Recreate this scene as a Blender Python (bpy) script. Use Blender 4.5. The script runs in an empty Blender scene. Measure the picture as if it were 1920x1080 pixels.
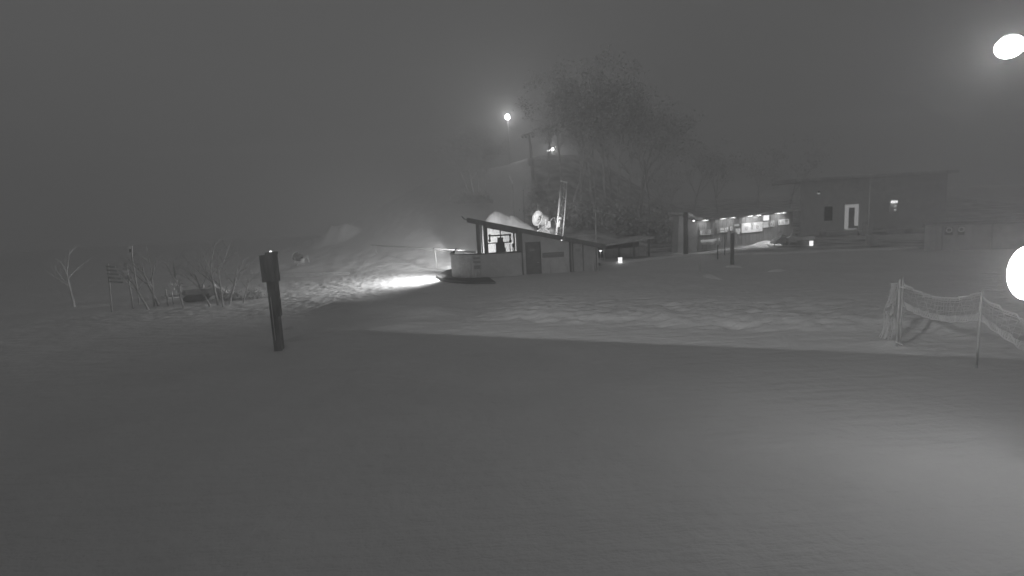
import bpy, math, random
from mathutils import Vector, Matrix, noise as mn
random.seed(7)
C = bpy.context.scene.collection
sc = bpy.context.scene
R = math.radians

# ------------------------------------------------------------------ camera
HC = 4.4
F = 1000.0
PITCH, ROLL = R(8.03), R(3.0)
cam_d = bpy.data.cameras.new('camera'); cam = bpy.data.objects.new('camera', cam_d); C.objects.link(cam)
cam_d.sensor_width = 36; cam_d.lens = 36*F/1920; cam_d.clip_end = 2000; cam_d.clip_start = 0.05
CM = Matrix.Rotation(math.pi/2-PITCH, 4, 'X') @ Matrix.Rotation(-ROLL, 4, 'Z')
cam.matrix_world = Matrix.Translation((0, 0, HC)) @ CM
sc.camera = cam
# ------------------------------------------------------------------ night sky, exposure
w = bpy.data.worlds.new('World'); sc.world = w; w.use_nodes = True
nt = w.node_tree; bg = nt.nodes['Background']
sky = nt.nodes.new('ShaderNodeTexSky'); sky.sky_type = 'NISHITA'; sky.sun_disc = False
sky.sun_elevation = R(8); sky.sun_rotation = R(200)
bw = nt.nodes.new('ShaderNodeRGBToBW'); nt.links.new(sky.outputs[0], bw.inputs[0])
mad = nt.nodes.new('ShaderNodeMath'); mad.operation = 'MULTIPLY_ADD'
nt.links.new(bw.outputs[0], mad.inputs[0]); mad.inputs[1].default_value = 0.02; mad.inputs[2].default_value = 1.3
nt.links.new(mad.outputs[0], bg.inputs[0]); bg.inputs[1].default_value = 0.069
sc.view_settings.view_transform = 'Standard'; sc.view_settings.look = 'None'
sc.view_settings.exposure = 0; sc.view_settings.gamma = 1
sc.cycles.use_denoising = True; sc.cycles.volume_bounces = 2; sc.cycles.max_bounces = 6; sc.cycles.diffuse_bounces = 3
sc.cycles.volume_step_rate = 4; sc.cycles.sample_clamp_indirect = 2.0
HAZE = 0.0095

def lamp(name, kind, loc, energy, target=None, radius=0.1, cone=90, blend=0.5, parent=None):
    d = bpy.data.lights.new(name, kind); d.energy = energy
    if kind == 'SPOT': d.spot_size = R(cone); d.spot_blend = blend
    if kind == 'AREA': d.size = radius
    else: d.shadow_soft_size = radius
    o = bpy.data.objects.new(name, d); C.objects.link(o)
    o.location = loc
    if target is not None:
        o.rotation_euler = (Vector(target)-Vector(loc)).to_track_quat('-Z', 'Y').to_euler()
    return o

# ------------------------------------------------------------------ terrain height and pixel rays
def ss(a, b, x):
    t = max(0.0, min(1.0, (x-a)/(b-a))); return t*t*(3-2*t)
def fold(x, y): return .383*x + .923*y          # distance from the lodge front
def hbase(x, y):
    z = 0.0
    edge = 19.6 + .5*mn.noise(Vector((x*.15, 3.1, 0))) + .18*mn.noise(Vector((x*.9, 7.1, 0)))
    f = fold(x, y)
    wr = ss(-3, 1.5, x)
    z += wr*.26*ss(edge, edge+1.6, f)*(1-.6*ss(edge+6, edge+20, f))
    # berm beside the timber post
    for (ax, ay, bx, by, hh, wd) in ((-7.9, 19.5, -3.2, 22.3, .16, .5), (-9.6, 27.5, -2.5, 23.6, .3, 1.1), (-8, 20.9, -6.6, 21.3, .12, .12)):
        dx, dy = bx-ax, by-ay; L = math.hypot(dx, dy)
        u = ((x-ax)*dx+(y-ay)*dy)/L; v = abs((x-ax)*dy-(y-ay)*dx)/L
        e = ss(-.6, .6, u)*(1-ss(L-1.5, L+.5, u))
        if e > 0: z += hh*e*math.exp(-(v/wd)**2)
    # hill
    y0 = 47 + 14*ss(8, 20, x)
    k = ss(-40, -4, x)*(1+.12*ss(-2, 6, x))*(1-.72*ss(14, 34, x))
    d = max(0.0, y-y0)
    dd = min(d, 42.0)
    z += k*(.10*dd+.0043*dd*dd)
    if d > 42: z += k*.05*(d-42)
    # piled snow
    def cone(cx, cy, r, h, p=1.0):
        q = math.hypot(x-cx, (y-cy)*.9)/r
        return h*max(0.0, 1-q)**p
    if 47 < y < 55 and -4 < x < 4.5:
        pr = ((-3.6, 0), (-2.5, 3.3), (-1.75, 4.45), (-1.3, 4.62), (-.8, 4.55), (-.35, 4.2), (.0, 4.12), (.25, 4.27), (.6, 4.1), (1.3, 3.6), (2.2, 3.0), (4.3, 1.2))
        for (xa, za), (xb, zb) in zip(pr[:-1], pr[1:]):
            if xa <= x < xb:
                q = abs(y-51)/3.4
                z = max(z, (za+(zb-za)*(x-xa)/(xb-xa)+.12*mn.noise(Vector((x*1.5, y*1.5, 31))))*(1-q**1.6) if q < 1 else 0)
    z = max(z, cone(3.5, 49.2, 2.9, 3.75))
    for cx, cy in ((-8.25, 18.9), (11.05, 15.2), (11.3, 13.1)):
        q = math.hypot(x-cx, y-cy)/.75
        if q < 1: z += .13*(1-q)**1.5
    t = ss(-26.0, -22.6, x)*(1-ss(-21.4, -19.3, x))*(1-abs((y-70)/5) if abs(y-70) < 5 else 0)
    z += 1.75*t
    return z
def hfine(x, y):
    a = .035*mn.noise(Vector((x*.45, y*.45, 0))) + .06*mn.noise(Vector((x*.11, y*.11, 4)))
    r = mn.noise(Vector((x*1.1+y*.5, y*2.6, 9)))
    f = fold(x, y)
    amp = .03
    band = ss(19.2, 20.2, f)*(1-ss(22.0, 26, f))*ss(-3, 1, x)
    amp += .06*band
    a += (.014+.085*band)*mn.noise(Vector((x*2.3+y*2.0, y*6.0-x*.8, 19)))
    left = ss(-30, -18, x)*(1-ss(-8, -3, x))*ss(24, 28, y)*(1-ss(40, 50, y))
    a += amp*r + left*(.055*mn.noise(Vector((x*2.2, y*2.2, 2)))+.08*mn.noise(Vector((x*5, y*4, 2))))
    if y > 44: a += .10*mn.noise(Vector((x*.8, y*.5, 2)))
    rough = ss(-31, -29, x)*(1-ss(-24, -22, x))*ss(66, 69, y)*(1-ss(78, 82, y))
    a += rough*1.0*max(0, mn.noise(Vector((x*.8, y*.6, 5))))
    return a
def H(x, y): return hbase(x, y)+hfine(x, y)
def ray(px, py):
    return (CM.to_3x3() @ Vector((px-960, 540-py, -F))).normalized()
O = Vector((0, 0, HC))
def G(px, py):                                   # terrain point seen at a pixel
    d = ray(px, py); t = 3.0
    while t < 200:
        p = O+d*t
        if p.z <= hbase(p.x, p.y): return Vector((p.x, p.y, H(p.x, p.y)))
        t += .05
    return O+d*100
def D(px, py, Y):                                # point at forward distance Y
    d = ray(px, py); return O+d*(Y/d.y)
class Plane:                                     # vertical wall plane through two ground points
    def __init__(s, A, B):
        s.A = Vector((A.x, A.y, 0)); dd = Vector((B.x-A.x, B.y-A.y, 0)); s.L = dd.length
        s.u = dd.normalized(); s.n = Vector((s.u.y, -s.u.x, 0))      # towards the camera
        if s.n.y > 0: s.n = -s.n
    def uz(s, px, py):
        d = ray(px, py); t = (s.A-O).dot(s.n)/d.dot(s.n); p = O+d*t
        return (p-s.A).dot(s.u), p.z
    def at(s, u, z, out=0): return s.A+s.u*u+s.n*out+Vector((0, 0, z))

# ------------------------------------------------------------------ materials (a monochrome night camera: all greys)
def mat(name, g, rough=.7, var=.15, scale=3.0, bump=0.0, bscale=20, metal=0.0, emit=0.0, stretch=(1, 1, 1)):
    m = bpy.data.materials.new(name); m.use_nodes = True; t = m.node_tree; b = t.nodes['Principled BSDF']
    b.inputs['Roughness'].default_value = rough; b.inputs['Metallic'].default_value = metal
    co = t.nodes.new('ShaderNodeTexCoord'); mp = t.nodes.new('ShaderNodeMapping'); mp.inputs['Scale'].default_value = stretch
    t.links.new(co.outputs['Object'], mp.inputs[0])
    n = t.nodes.new('ShaderNodeTexNoise'); n.inputs['Scale'].default_value = scale; n.inputs['Detail'].default_value = 6
    t.links.new(mp.outputs[0], n.inputs['Vector'])
    r = t.nodes.new('ShaderNodeMapRange'); r.inputs[1].default_value = .3; r.inputs[2].default_value = .7
    r.inputs[3].default_value = g*(1-var); r.inputs[4].default_value = g*(1+var)
    t.links.new(n.outputs['Fac'], r.inputs[0]); t.links.new(r.outputs[0], b.inputs['Base Color'])
    if bump:
        n2 = t.nodes.new('ShaderNodeTexNoise'); n2.inputs['Scale'].default_value = bscale; n2.inputs['Detail'].default_value = 8
        t.links.new(mp.outputs[0], n2.inputs['Vector'])
        bp = t.nodes.new('ShaderNodeBump'); bp.inputs['Strength'].default_value = 1; bp.inputs['Distance'].default_value = bump
        t.links.new(n2.outputs['Fac'], bp.inputs['Height']); t.links.new(bp.outputs[0], b.inputs['Normal'])
    if emit:
        b.inputs['Emission Color'].default_value = (1, 1, 1, 1); b.inputs['Emission Strength'].default_value = emit
    return m
def snowmat():
    m = mat('snow', .78, .55, .05, .35)
    t = m.node_tree; b = t.nodes['Principled BSDF']
    b.inputs['Specular IOR Level'].default_value = .25
    co = t.nodes.new('ShaderNodeTexCoord')
    prev = None
    for sc_, dist, st, det in ((3.2, .05, (1, 1, 1), 8), (1.6, .06, (.45, 2.4, 1), 5), (16, .012, (1, 1.6, 1), 4)):
        mp = t.nodes.new('ShaderNodeMapping'); mp.inputs['Scale'].default_value = st; mp.inputs['Rotation'].default_value = (0, 0, R(-12))
        n = t.nodes.new('ShaderNodeTexNoise'); n.inputs['Scale'].default_value = sc_; n.inputs['Detail'].default_value = det
        t.links.new(co.outputs['Object'], mp.inputs[0]); t.links.new(mp.outputs[0], n.inputs['Vector'])
        bp = t.nodes.new('ShaderNodeBump'); bp.inputs['Strength'].default_value = .9; bp.inputs['Distance'].default_value = dist
        t.links.new(n.outputs['Fac'], bp.inputs['Height'])
        if prev: t.links.new(prev.outputs[0], bp.inputs['Normal'])
        prev = bp
    t.links.new(prev.outputs[0], b.inputs['Normal'])
    return m
M = dict(
    snow=snowmat(), dirt=mat('trodden_ground', .55, .8, .5, .5, .03, 4),
    clad=mat('painted_cladding', .50, .6, .12, 2, .004, 30), cladlight=mat('pale_cladding', .62, .6, .1, 2, .003, 30),
    zinc=mat('corrugated_zinc', .62, .45, .18, 3, .003, 20, .3), dark=mat('dark_timber', .22, .7, .3, 5, .006, 25, stretch=(1, 1, .2)),
    forest=mat('forest_litter', .66, .9, .4, .6, .05, 3),
    black=mat('black_metal', .13, .5, .2, 5), steel=mat('galvanised_steel', .72, .5, .12, 6, .001, 60, .1),
    white=mat('white_paint', .8, .45, .06, 5), grey=mat('grey_paint', .5, .6, .15, 4), concrete=mat('concrete', .4, .8, .2, 3, .004, 30),
    roof=mat('roof_sheet', .62, .6, .2, 3), bark=mat('pale_bark', .7, .85, .35, 5, .01, 15, stretch=(1, 1, .25)),
    leaf=mat('leaves', .72, .7, .35, 2), twig=mat('dark_bark', .4, .85, .3, 6),
    net=mat('net_cord', .65, .7, .1, 10), door=mat('dark_door', .25, .5, .2, 3),
    post=mat('weathered_post', .3, .8, .3, 5, .006, 20, stretch=(1, 1, .2)), print=mat('print_white', .85, .5, .03, 4),
    printmid=mat('print_grey', .4, .5, .1, 8), printdark=mat('print_dark', .28, .5, .1, 8), shade_grey=mat('shade_grey', .16, .8, .1, 5),  # last one: shade put into the colour of the hut's ground slab
    glass=mat('dark_glass', .03, .08, .05, 2), lampw=mat('lamp_glow', .8, .4, 0, 1, emit=40), lampbig=mat('flood_glow', .8, .4, 0, 1, emit=25),
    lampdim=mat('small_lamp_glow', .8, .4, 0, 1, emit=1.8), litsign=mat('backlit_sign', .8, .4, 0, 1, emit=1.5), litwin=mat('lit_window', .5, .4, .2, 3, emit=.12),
    lampmid=mat('hill_lamp_glow', .8, .4, 0, 1, emit=14), glowpanel=mat('glow_panel', .7, .4, .1, 6, emit=.30),
)
# ------------------------------------------------------------------ mesh builder
class MB:
    def __init__(s): s.v = []; s.f = []
    def quad(s, *p):
        i = len(s.v); s.v += [tuple(q) for q in p]; s.f.append(tuple(range(i, i+len(p)))); return s
    def hexa(s, p):                                # 8 points: bottom 4 then top 4
        i = len(s.v); s.v += [tuple(q) for q in p]
        for f in ((3, 2, 1, 0), (4, 5, 6, 7), (0, 1, 5, 4), (1, 2, 6, 5), (2, 3, 7, 6), (3, 0, 4, 7)): s.f.append(tuple(i+k for k in f))
        return s
    def box(s, x0, y0, z0, x1, y1, z1):
        return s.hexa([(x0, y0, z0), (x1, y0, z0), (x1, y1, z0), (x0, y1, z0), (x0, y0, z1), (x1, y0, z1), (x1, y1, z1), (x0, y1, z1)])
    def tube(s, pts, rad, n=8):
        pts = [Vector(p) for p in pts]
        if not isinstance(rad, (list, tuple)): rad = [rad]*len(pts)
        base = len(s.v)
        for k, p in enumerate(pts):
            d = (pts[min(k+1, len(pts)-1)]-pts[max(k-1, 0)]).normalized()
            a = d.cross(Vector((0, 0, 1)) if abs(d.z) < .9 else Vector((1, 0, 0))).normalized(); b = d.cross(a)
            for j in range(n):
                t = 2*math.pi*j/n; s.v.append(tuple(p+(a*math.cos(t)+b*math.sin(t))*rad[k]))
        for k in range(len(pts)-1):
            for j in range(n):
                s.f.append((base+k*n+j, base+k*n+(j+1) % n, base+(k+1)*n+(j+1) % n, base+(k+1)*n+j))
        s.f.append(tuple(base+j for j in range(n))[::-1]); s.f.append(tuple(base+(len(pts)-1)*n+j for j in range(n)))
        return s
    def beam(s, a, b, wd, dp, up=(0, 0, 1)):      # square bar a -> b
        a, b = Vector(a), Vector(b); d = (b-a).normalized(); u = Vector(up)
        if abs(d.dot(u)) > .95: u = Vector((0, 1, 0))
        x = d.cross(u).normalized()*wd/2; y = d.cross(x).normalized()*dp/2
        return s.hexa([a-x-y, a+x-y, a+x+y, a-x+y, b-x-y, b+x-y, b+x+y, b-x+y])
    def sphere(s, c, r, n=10, m=7, sq=(1, 1, 1)):
        base = len(s.v); c = Vector(c)
        for i in range(m+1):
            t = math.pi*i/m
            for j in range(n):
                p = 2*math.pi*j/n; s.v.append((c.x+r*sq[0]*math.sin(t)*math.cos(p), c.y+r*sq[1]*math.sin(t)*math.sin(p), c.z+r*sq[2]*math.cos(t)))
        for i in range(m):
            for j in range(n): s.f.append((base+i*n+j, base+(i+1)*n+j, base+(i+1)*n+(j+1) % n, base+i*n+(j+1) % n))
        return s
    def lathe(s, prof, c=(0, 0, 0), ax=(0, 0, 1), n=20):   # prof: (r, h) along ax
        base = len(s.v); c = Vector(c); ax = Vector(ax).normalized()
        a = ax.cross(Vector((0, 0, 1)) if abs(ax.z) < .9 else Vector((1, 0, 0))).normalized(); b = ax.cross(a)
        for r, h in prof:
            for j in range(n):
                t = 2*math.pi*j/n; s.v.append(tuple(c+ax*h+(a*math.cos(t)+b*math.sin(t))*r))
        for k in range(len(prof)-1):
            for j in range(n): s.f.append((base+k*n+j, base+k*n+(j+1) % n, base+(k+1)*n+(j+1) % n, base+(k+1)*n+j))
        return s
    def wall(s, P, u0, z0, u1, z1, o0, o1, z1b=None, z0b=None):  # slab on wall plane P, o = offset towards camera
        z1b = z1 if z1b is None else z1b; z0b = z0 if z0b is None else z0b
        return s.hexa([P.at(u0, z0, o0), P.at(u0, z0, o1), P.at(u1, z0b, o1), P.at(u1, z0b, o0),
                       P.at(u0, z1, o0), P.at(u0, z1, o1), P.at(u1, z1b, o1), P.at(u1, z1b, o0)])
    def build(s, name, m, parent=None, smooth=False, origin=None, kind=None):
        me = bpy.data.meshes.new(name)
        org = Vector(origin) if origin is not None else (parent.location.copy() if parent and parent.parent is None else None)
        if parent is not None and parent.parent is not None: org = Vector(parent['org'])
        if org is None: org = Vector((0, 0, 0))
        me.from_pydata([tuple(Vector(v)-org) for v in s.v], [], s.f); me.validate()
        me.materials.append(M[m])
        if smooth:
            for p in me.polygons: p.use_smooth = True
        o = bpy.data.objects.new(name, me); C.objects.link(o)
        if parent is not None:
            o.parent = parent
            if parent.type == 'MESH' and parent.parent is None: pass
            o['org'] = tuple(org)
        else:
            o.location = org
        if kind: o['kind'] = kind
        return o
def tag(o, label, cat, group=None):
    o['label'] = label; o['category'] = cat
    if group: o['group'] = group
    return o
def thing(name, loc, label, cat, group=None):
    o = bpy.data.objects.new(name, None); C.objects.link(o); o.location = loc; o.empty_display_size = .3
    return tag(o, label, cat, group)
def part(name, mb, m, t, smooth=False, label=None):
    o = mb.build(name, m, t, smooth)
    if label: o['label'] = label
    return o
def copy_tree(o, loc, label, rot=None):
    r = o.copy(); C.objects.link(r); r.location = loc; r['label'] = label
    if rot is not None: r.rotation_euler = (0, 0, rot)
    for ch in o.children:
        c = ch.copy(); C.objects.link(c); c.parent = r
        for g in ch.children:
            e = g.copy(); C.objects.link(e); e.parent = c
    return r

# ------------------------------------------------------------------ ground
def axis(segs):
    out = []
    for a, b, st in segs:
        n = max(1, int(round((b-a)/st)))
        out += [a+(b-a)*i/n for i in range(n)]
    out.append(segs[-1][1]); return out
xs = axis([(-160, -60, 8), (-60, -34, .8), (-34, -14, .18), (-14, 14, .14), (14, 30, .4), (30, 60, 1.5), (60, 170, 8)])
ys = axis([(-14, 2, 2), (2, 14, .25), (14, 29, .12), (29, 44, .17), (44, 56, .3), (56, 92, .6), (92, 190, 6)])
vv = [(x, y, H(x, y)) for y in ys for x in xs]; nx = len(xs)
ff = [(j*nx+i, j*nx+i+1, (j+1)*nx+i+1, (j+1)*nx+i) for j in range(len(ys)-1) for i in range(nx-1)]
me = bpy.data.meshes.new('snow_ground'); me.from_pydata(vv, [], ff); me.materials.append(M['snow'])
for p in me.polygons: p.use_smooth = True
gr = bpy.data.objects.new('snow_ground', me); C.objects.link(gr); gr['kind'] = 'structure'
gr['label'] = 'snow covered ski field rising to a hill behind the lift hut'

# trodden path strip in front of the buildings (draped sheet) and kerbs
def drape(name, poly_px, m, lift=.02, step=.6):
    pts = [G(*p) for p in poly_px]
    x0, x1 = min(p.x for p in pts), max(p.x for p in pts); y0, y1 = min(p.y for p in pts), max(p.y for p in pts)
    def inside(x, y):
        c = False; n = len(pts)
        for i in range(n):
            a, b = pts[i], pts[(i+1) % n]
            if (a.y > y) != (b.y > y) and x < (b.x-a.x)*(y-a.y)/(b.y-a.y)+a.x: c = not c
        return c
    mb = MB(); idx = {}
    nxx, nyy = int((x1-x0)/step)+1, int((y1-y0)/step)+1
    def vid(i, j):
        if (i, j) not in idx:
            x, y = x0+i*step, y0+j*step; idx[i, j] = len(mb.v)
            q = max(H(x+a, y+b) for a in (-.3, 0, .3) for b in (-.3, 0, .3))
            mb.v.append((x, y, q+lift))
        return idx[i, j]
    for i in range(nxx):
        for j in range(nyy):
            if inside(x0+(i+.5)*step, y0+(j+.5)*step) : mb.f.append((vid(i, j), vid(i+1, j), vid(i+1, j+1), vid(i, j+1)))
    return mb.build(name, m, None, True, kind='structure')
pa = drape('path', [(1125, 496), (1300, 480), (1372, 476), (1540, 471), (1740, 467), (1740, 452), (1540, 448), (1300, 462), (1125, 478)], 'dirt')
def kerb(pxs, wd, hh, label):
    pts = []
    for a, b in zip(pxs[:-1], pxs[1:]):
        A, B = G(*a), G(*b); n = max(2, int((B-A).length/.7))
        for k in range(n): pts.append(A.lerp(B, k/n))
    pts.append(G(*pxs[-1]))
    mb = MB()
    for k, p in enumerate(pts):
        d = (pts[min(k+1, len(pts)-1)]-pts[max(k-1, 0)]); d.z = 0; d.normalize(); s = Vector((-d.y, d.x, 0))
        z = max(H(p.x, p.y), H(p.x+s.x*.3, p.y+s.y*.3))
        w_ = wd*(1+.35*mn.noise(p*.8)); h_ = hh*(1+.4*mn.noise(p*.6+Vector((5, 0, 0))))
        for (q, e) in ((-.5, -.1), (-.42, h_*.8), (-.15, h_), (.2, h_*.95), (.45, h_*.7), (.5, -.1)):
            mb.v.append(tuple(Vector((p.x, p.y, z+e))+s*q*w_))
    for k in range(len(pts)-1):
        for j in range(5): mb.f.append((k*6+j, k*6+j+1, (k+1)*6+j+1, (k+1)*6+j))
    o = mb.build('kerb', 'snow', None, True, kind='structure'); o['label'] = label; return o
kerb([(1122, 498), (1170, 492), (1230, 486), (1300, 480), (1372, 471), (1410, 464), (1470, 456)], .55, .17, 'snow capped kerb curving up to the lit ticket office')
kerb([(1376, 477), (1460, 475.5), (1540, 472), (1630, 469), (1720, 466.5)], .45, .16, 'long straight snow capped kerb in front of the dark lodge')

# ------------------------------------------------------------------ lift hut
A, B = G(845, 528), G(1118, 508.5)
PH = Plane(A, B)
W = PH.L
u = lambda px, py=470: PH.uz(px, py)[0]
def uz(px, py): return PH.uz(px, py)
hut = thing('lift_hut', PH.at(0, 0), 'grey lift operator hut with sloping roof, open window and curved corrugated front', 'hut')
DEP = 4.6
# ground under the hut
uL = .0; rad = 2.1
uwin0, zsill = uz(900, 477); usw, _ = uz(979, 472)
ztop = lambda uu: z_l + (z_r-z_l)*(uu-uA)/(uB-uA)
uA, z_l = uz(890, 417); uB, z_r = uz(1122, 462)
def corr(pts, z0, z1f, amp, name, m, parent, thick=.04):
    mb = MB(); n = len(pts)
    for k, p in enumerate(pts):
        d = (pts[min(k+1, n-1)]-pts[max(k-1, 0)]).normalized(); s = Vector((d.y, -d.x, 0)); o = s*amp*(1 if (k//2) % 2 else -1)
        for z in (z0, z1f): mb.v.append(tuple(p+o+Vector((0, 0, z))))
        for z in (z0, z1f): mb.v.append(tuple(p-s*thick+Vector((0, 0, z))))
    for k in range(n-1):
        a, b = k*4, (k+1)*4
        mb.f += [(a, b, b+1, a+1), (a+3, b+3, b+2, a+2), (a+1, b+1, b+3, a+3)]
    return part(name, mb, m, parent)
zs = zsill
arc = []
for k in range(61):                               # quarter-round front at the left end
    t = math.pi*(1-k/60*.5)+0
    arc.append(PH.at(rad+rad*math.cos(t), 0, -rad+rad*math.sin(t)))
back = [PH.at(0, 0, -rad-1.6*k/24) for k in range(24, 0, -1)]
flat = [PH.at(rad+(usw-rad)*k/60, 0, 0) for k in range(1, 61)]
corr(back+arc, -.1, zs, .014, 'curved_wall', 'zinc', hut)
mb = MB(); mb.wall(PH, rad+.003, -.1, usw-.06, zs-.02, -.08, -.004); part('front_wall', mb, 'cladlight', hut)
rim = MB(); rim.tube([p+Vector((0, 0, zs+.03)) for p in (back+arc)[::3]]+[PH.at(rad, zs+.03), PH.at(usw, zs+.03)], .045, 8); part('rail', rim, 'black', hut, True)
# plinth
pl = MB()
pts = []
for k in range(31):
    t = math.pi*(1-k/30*.5); pts.append(PH.at(rad+(rad+.14)*math.cos(t), 0, -rad+(rad+.14)*math.sin(t)))
pts.append(PH.at(usw, 0, .12)); 
inner = [p+(PH.at(rad+1, 0, -rad-1)-p).normalized()*.5 for p in pts]
for p, q in zip(pts, inner): pl.v += [tuple(p+Vector((0, 0, -.3))), tuple(p+Vector((0, 0, .13))), tuple(q+Vector((0, 0, .13)))]
for k in range(len(pts)-1): pl.f += [(k*3, k*3+3, k*3+4, k*3+1), (k*3+1, k*3+4, k*3+5, k*3+2)]
part('plinth', pl, 'concrete', hut)
# dark slab where the curved wall's shade falls, shade put into its colour
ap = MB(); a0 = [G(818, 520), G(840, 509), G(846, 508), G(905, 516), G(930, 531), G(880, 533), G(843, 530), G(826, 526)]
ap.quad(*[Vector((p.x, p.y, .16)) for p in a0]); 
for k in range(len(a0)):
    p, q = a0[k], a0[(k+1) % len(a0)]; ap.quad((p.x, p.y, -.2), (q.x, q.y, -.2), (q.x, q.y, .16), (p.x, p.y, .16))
apo = ap.build('shade_slab', 'shade_grey', None, origin=(a0[0].x, a0[0].y, 0)); tag(apo, 'dark slab standing in for the shade around the curved front of the lift hut', 'shade slab')
# right hand closed part
uc, _ = uz(1069, 480)
u1a, z1a = uz(986, 456); u1b, _ = uz(1012, 456)
ue = W
G0 = -.15
def wallseg(a, b, za, zb, z0=G0, m='cladlight', o0=-.12, o1=0, nm='wall'):
    mb = MB(); mb.wall(PH, a, z0, b, za, o0, o1, z1b=zb); return part(nm, mb, m, hut)
ftop = lambda x: ztop(x)-.04
wallseg(usw, u1a-.05, ftop(usw), ftop(u1a-.05))
wallseg(u1a-.047, u1b+.05, ftop(u1a), ftop(u1b), z0=z1a+.06)
wallseg(u1b+.053, uc, ftop(u1b), ftop(uc))
u2a, z2a = uz(1074, 457); u2b, _ = uz(1092, 457)
wallseg(uc+.003, u2a-.04, ftop(uc)-.02, ftop(u2a), o0=-.15, o1=-.04, m='clad')
wallseg(u2a-.037, u2b+.04, ftop(u2a), ftop(u2b), z0=min(z2a+.04, ftop(u2b)-.02), o1=-.04, m='clad')
wallseg(u2b+.043, ue, ftop(u2b), ftop(ue), o1=-.04, m='clad')
for (a, b, zt, dm, lb) in ((u1a, u1b, z1a, 'door', 'dark door with a small notice'), (u2a, u2b, z2a, 'clad', 'pale narrow door at the low end of the hut')):
    mb = MB(); mb.wall(PH, a, 0, b, zt, -.11, -.06); d = part('door', mb, dm, hut, label=lb)
    mb = MB(); mb.wall(PH, a-.05, 0, a, zt+.05, -.10, .02); mb.wall(PH, b, 0, b+.05, zt+.05, -.10, .02); mb.wall(PH, a, zt+.003, b, zt+.05, -.10, .02); part('door_frame', mb, 'dark', d)
    mb = MB(); mb.tube([PH.at(b-.12, .95, -.06), PH.at(b-.12, .95, .0), PH.at(b-.24, .95, .0)], .015, 6); part('handle', mb, 'steel', d)
    q0 = uz((997 if lb[0] == 'd' else 1083)-4, 468); 
    mb = MB(); mb.wall(PH, q0[0], q0[1]-.12, q0[0]+.34, q0[1]+.06, -.058, -.045); part('notice', mb, 'printmid', d)
# side and rear walls of the closed part
for (uu, nm) in ((usw, 'inner_wall'), (ue, 'side_wall')):
    mb = MB(); p = [PH.at(uu, G0, -.16), PH.at(uu-.1, G0, -.16), PH.at(uu-.1, G0, -DEP), PH.at(uu, G0, -DEP)]
    q = [x+Vector((0, 0, ftop(uu)-G0)) for x in p]; mb.hexa(p+q); part(nm, mb, 'clad', hut)
mb = MB(); mb.wall(PH, usw, G0, ue-.1, ftop(usw), -DEP, -DEP+.1, z1b=ftop(ue)); part('rear_wall', mb, 'clad', hut)
# roof: two layers, fascia
ro0, zo0 = uA-.45, ztop(uA-.45); ro1 = uz(1131, 464)[0]; zo1 = ztop(ro1)
mb = MB(); mb.wall(PH, ro0, zo0, ro1, zo1+.10, -DEP-.6, .55, z1b=zo1+.10, z0b=zo1); 
mb = MB(); mb.hexa([PH.at(ro0, zo0, -DEP-.5), PH.at(ro0, zo0, .5), PH.at(ro1, zo1, .5), PH.at(ro1, zo1, -DEP-.5),
                    PH.at(ro0, zo0+.16, -DEP-.5), PH.at(ro0, zo0+.16, .5), PH.at(ro1, zo1+.16, .5), PH.at(ro1, zo1+.16, -DEP-.5)])
rf = part('roof', mb, 'roof', hut)
mb = MB(); mb.hexa([PH.at(ro0-.05, zo0-.08, .503), PH.at(ro0-.05, zo0-.08, .56), PH.at(ro1+.05, zo1-.08, .56), PH.at(ro1+.05, zo1-.08, .503),
                    PH.at(ro0-.05, zo0+.24, .503), PH.at(ro0-.05, zo0+.24, .56), PH.at(ro1+.05, zo1+.22, .56), PH.at(ro1+.05, zo1+.22, .503)])
part('fascia', mb, 'dark', rf)
mb = MB(); mb.tube([PH.at(ro0-.38, zo0+.34, .3), PH.at(ro0-.2, zo0+.14, .4), PH.at(ro0, zo0+.08, .5)], .035, 6); part('gutter_end', mb, 'black', rf)
# posts and window framing
for (px0, px1, oo) in ((893.5, 899.5, 0), (902, 904.5, -.5), (907, 912.5, -.05), (969, 978, 0)):
    ua = uz(px0, 450)[0]; ub = uz(px1, 450)[0]
    mb = MB(); mb.wall(PH, ua, zs+.05, ub, ftop(ua), -.14+oo, -.01+oo, z1b=ftop(ub)); part('post', mb, 'dark', hut)
ua, ub = uz(912.5, 450)[0], uz(969, 450)[0]
mb = MB(); mb.wall(PH, ua, ftop(ua)-.18, ub, ftop(ua)+.0, -.12, -.02, z1b=ftop(ub), z0b=ftop(ub)-.18); part('window_head', mb, 'dark', hut)
mb = MB(); mb.wall(PH, ua-.1, zs-.0, ub+.1, zs+.07, -.2, .05); part('window_sill', mb, 'dark', hut)
mb = MB(); mb.wall(PH, ub+.003, zs, usw, ftop(ub), -.1, -.015, z1b=ftop(usw)); part('wall', mb, 'clad', hut)
# rear posts and roof brackets
for uu in (uA+.2, 2.6, usw-.3):
    mb = MB(); mb.wall(PH, uu, -.1, uu+.12, ftop(uu)-.02, -DEP, -DEP+.12); part('rear_post', mb, 'dark', hut)
# drain pipe, cable cover strips, base band
ud, zd = uz(1119.5, 455)
mb = MB(); mb.tube([PH.at(ud, -.1, .06), PH.at(ud, ftop(ud)-.1, .06)], .045, 8); part('downpipe', mb, 'steel', hut, True)
mb = MB(); mb.wall(PH, uc-.06, G0, uc+.06, ftop(uc)-.01, .003, .05); part('corner_trim', mb, 'dark', hut)
mb = MB(); mb.wall(PH, usw-.05, G0, usw+.04, ftop(usw)-.01, .003, .05); part('corner_trim', mb, 'dark', hut)
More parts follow.
